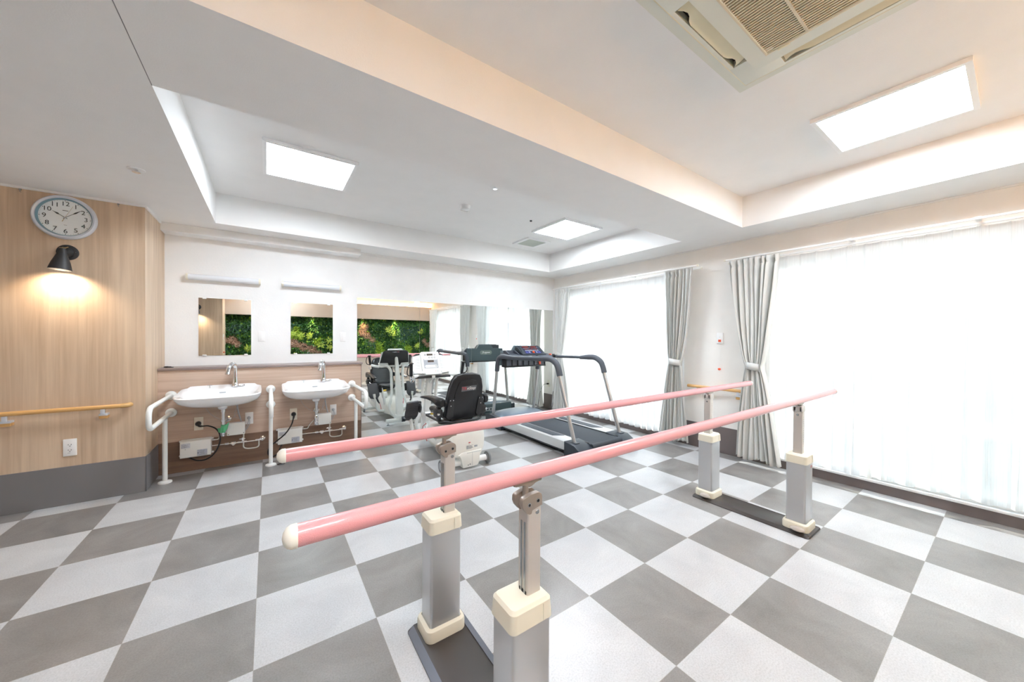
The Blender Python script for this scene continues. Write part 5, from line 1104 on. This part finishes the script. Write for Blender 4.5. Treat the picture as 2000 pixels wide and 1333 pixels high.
# ------------------------------------------------------------------ plant wall end of the room (seen in the mirrors)
YS = -5.36
b = MB(); b.box((XP+0.001, YS-0.02, 1.80), (XW-0.001, YS, 2.215)); b.box((XP+0.001, YF, 1.80), (XW-0.001, YS, 1.815)); b.box((XP+0.001, YF, 2.15), (XW-0.001, YS-0.02, 2.165)); struct('trim_5', b, m_beige)
b = MB(); b.box((XP+0.02, YS-0.11, 2.175), (XW-0.03, YS-0.05, 2.24), 0.004)
tag(b.build('cove_light', m_cove), 'long warm cove light strip above the beige soffit over the plants', 'cove light')
def plant_wall():
    rnd = random.Random(21); z0, z1 = 0.80, 1.80; x0, x1 = XP+0.01, XW-0.01
    t = thing('plant_wall', ((x0+x1)/2, YF, z0), 'wall panel of green foliage with brown dried flower patches, seen in the mirrors', 'plant wall')
    b = MB(); b.box((x0, YF+0.001, z0), (x1, YF+0.03, z1)); b.build('backing', mat('moss_backing', (26, 40, 22), 0.9), t)
    gm = [leaf_mat('leaf_dark', (26, 62, 30), (48, 92, 40)), leaf_mat('leaf_mid', (44, 96, 34), (82, 132, 52)), leaf_mat('leaf_bright', (104, 152, 40), (164, 186, 58)), leaf_mat('leaf_blue', (40, 74, 56), (70, 104, 84))]
    def patch(x, z): return noise.noise(V(x*1.6, z*2.3, 4.0)), noise.noise(V(x*2.4+9, z*2.0, 1.0))
    def leaf(b, p, L, W, mi):
        d = V(rnd.uniform(-1, 1), rnd.uniform(0.05, 0.9), rnd.uniform(-1, 0.7)).normalized(); s = d.cross(V(rnd.uniform(-1, 1), 1, rnd.uniform(-1, 1))).normalized()
        q = [p, p+d*L*0.5+s*W, p+d*L+V(0, 0, -L*0.2), p+d*L*0.5-s*W]
        f = b.bm.faces.new([b.bm.verts.new(v) for v in q]); f.material_index = mi
    clusters = [(2.28, 1.58, 0.17), (2.22, 1.42, 0.16), (2.36, 1.34, 0.14), (2.5, 1.22, 0.12), (0.56, 1.12, 0.17), (0.78, 1.04, 0.17), (1.0, 0.96, 0.15), (1.15, 0.88, 0.10), (-0.66, 1.20, 0.15), (-0.56, 1.10, 0.11), (4.04, 1.18, 0.11), (4.14, 1.06, 0.11)]
    b = MB()
    for i in range(30000):
        x = rnd.uniform(x0, x1); z = rnd.uniform(z0-0.01, z1); a, c = patch(x, z)
        if any((x-u)**2+(z-v)**2 < (r*0.75)**2 for u, v, r in clusters): continue
        a += rnd.uniform(-0.25, 0.25); mi = 0 if a < 0.0 else (1 if a < 0.26 else 3)
        if c > 0.42 or rnd.random() < 0.05: mi = 2
        leaf(b, V(x, YF+0.03+rnd.uniform(0, 0.05), z), rnd.uniform(0.030, 0.075), rnd.uniform(0.010, 0.020), mi)
    tag(b.build('foliage', gm, t, fixn=False, smooth=False), kind='stuff')
    dm = leaf_mat('dried_brown', (150, 112, 92), (206, 172, 146))
    for u, v, r in clusters:
        b = MB()
        for i in range(int(2600*r*r*8)):
            a = rnd.uniform(0, 2*PI); q = r*math.sqrt(rnd.random()); leaf(b, V(u+math.cos(a)*q, YF+0.05+rnd.uniform(0, 0.05)*(1-q/r), v+math.sin(a)*q*0.8), rnd.uniform(0.02, 0.036), rnd.uniform(0.009, 0.014), 0)
        b.build('dried_flowers', dm, t, fixn=False, smooth=False)
    bm2 = leaf_mat('big_leaf', (120, 150, 44), (176, 190, 74))
    for u, v, n in ((2.94, 1.48, 10), (3.09, 1.42, 9), (2.99, 1.56, 7), (0.73, 1.31, 10), (0.93, 1.30, 9), (0.57, 1.36, 8), (3.94, 1.46, 8), (3.81, 1.04, 9), (-0.36, 0.98, 8), (1.2, 1.08, 8), (1.4, 1.0, 8), (1.38, 1.2, 7)):
        b = MB()
        for i in range(n):
            a = 2*PI*i/n+rnd.uniform(-0.2, 0.2); L = rnd.uniform(0.09, 0.14); d = V(math.cos(a), 0.25, math.sin(a)).normalized(); s = V(-math.sin(a), 0, math.cos(a)); p = V(u, YF+0.09, v)
            ring = [p, p+d*L*0.35+s*L*0.17, p+d*L*0.75+s*L*0.12+V(0, -0.01, 0), p+d*L+V(0, -0.03, 0), p+d*L*0.75-s*L*0.12+V(0, -0.01, 0), p+d*L*0.35-s*L*0.17]
            b.bm.faces.new([b.bm.verts.new(q) for q in ring])
        b.build('broad_leaves', bm2, t, fixn=False, smooth=False)
plant_wall()
def downlight(x, label, power=85):
    t = thing('downlight', (x, -5.43, 1.80), label, 'downlight', 'small warm downlights over the plant wall')
    b = MB(); b.lathe([(0.022, 0.0), (0.034, -0.001), (0.036, -0.004), (0.022, -0.004)], (x, -5.43, 1.80)); b.build('bezel', m_white, t)
    b = MB(); b.lathe([(0, -0.002), (0.022, -0.002)], (x, -5.43, 1.80)); b.build('lens', m_bulb, t)
    ld = bpy.data.lights.new('spot', 'SPOT'); ld.energy = power; ld.color = (1, 0.80, 0.36); ld.spot_size = math.radians(62); ld.spot_blend = 0.7; ld.shadow_soft_size = 0.015
    lo = bpy.data.objects.new('spot', ld); COL.objects.link(lo); lo.parent = t; lo.location = (0, 0, -0.012); lo.rotation_euler = V(0, -0.30, -1).to_track_quat('-Z', 'Y').to_euler()
downlight(1.0, 'downlight reflected in the right wall mirror above the plants'); downlight(2.22, 'downlight reflected at the left edge of the floor-length mirror'); downlight(3.13, 'downlight reflected near the middle of the plant wall in the floor-length mirror')
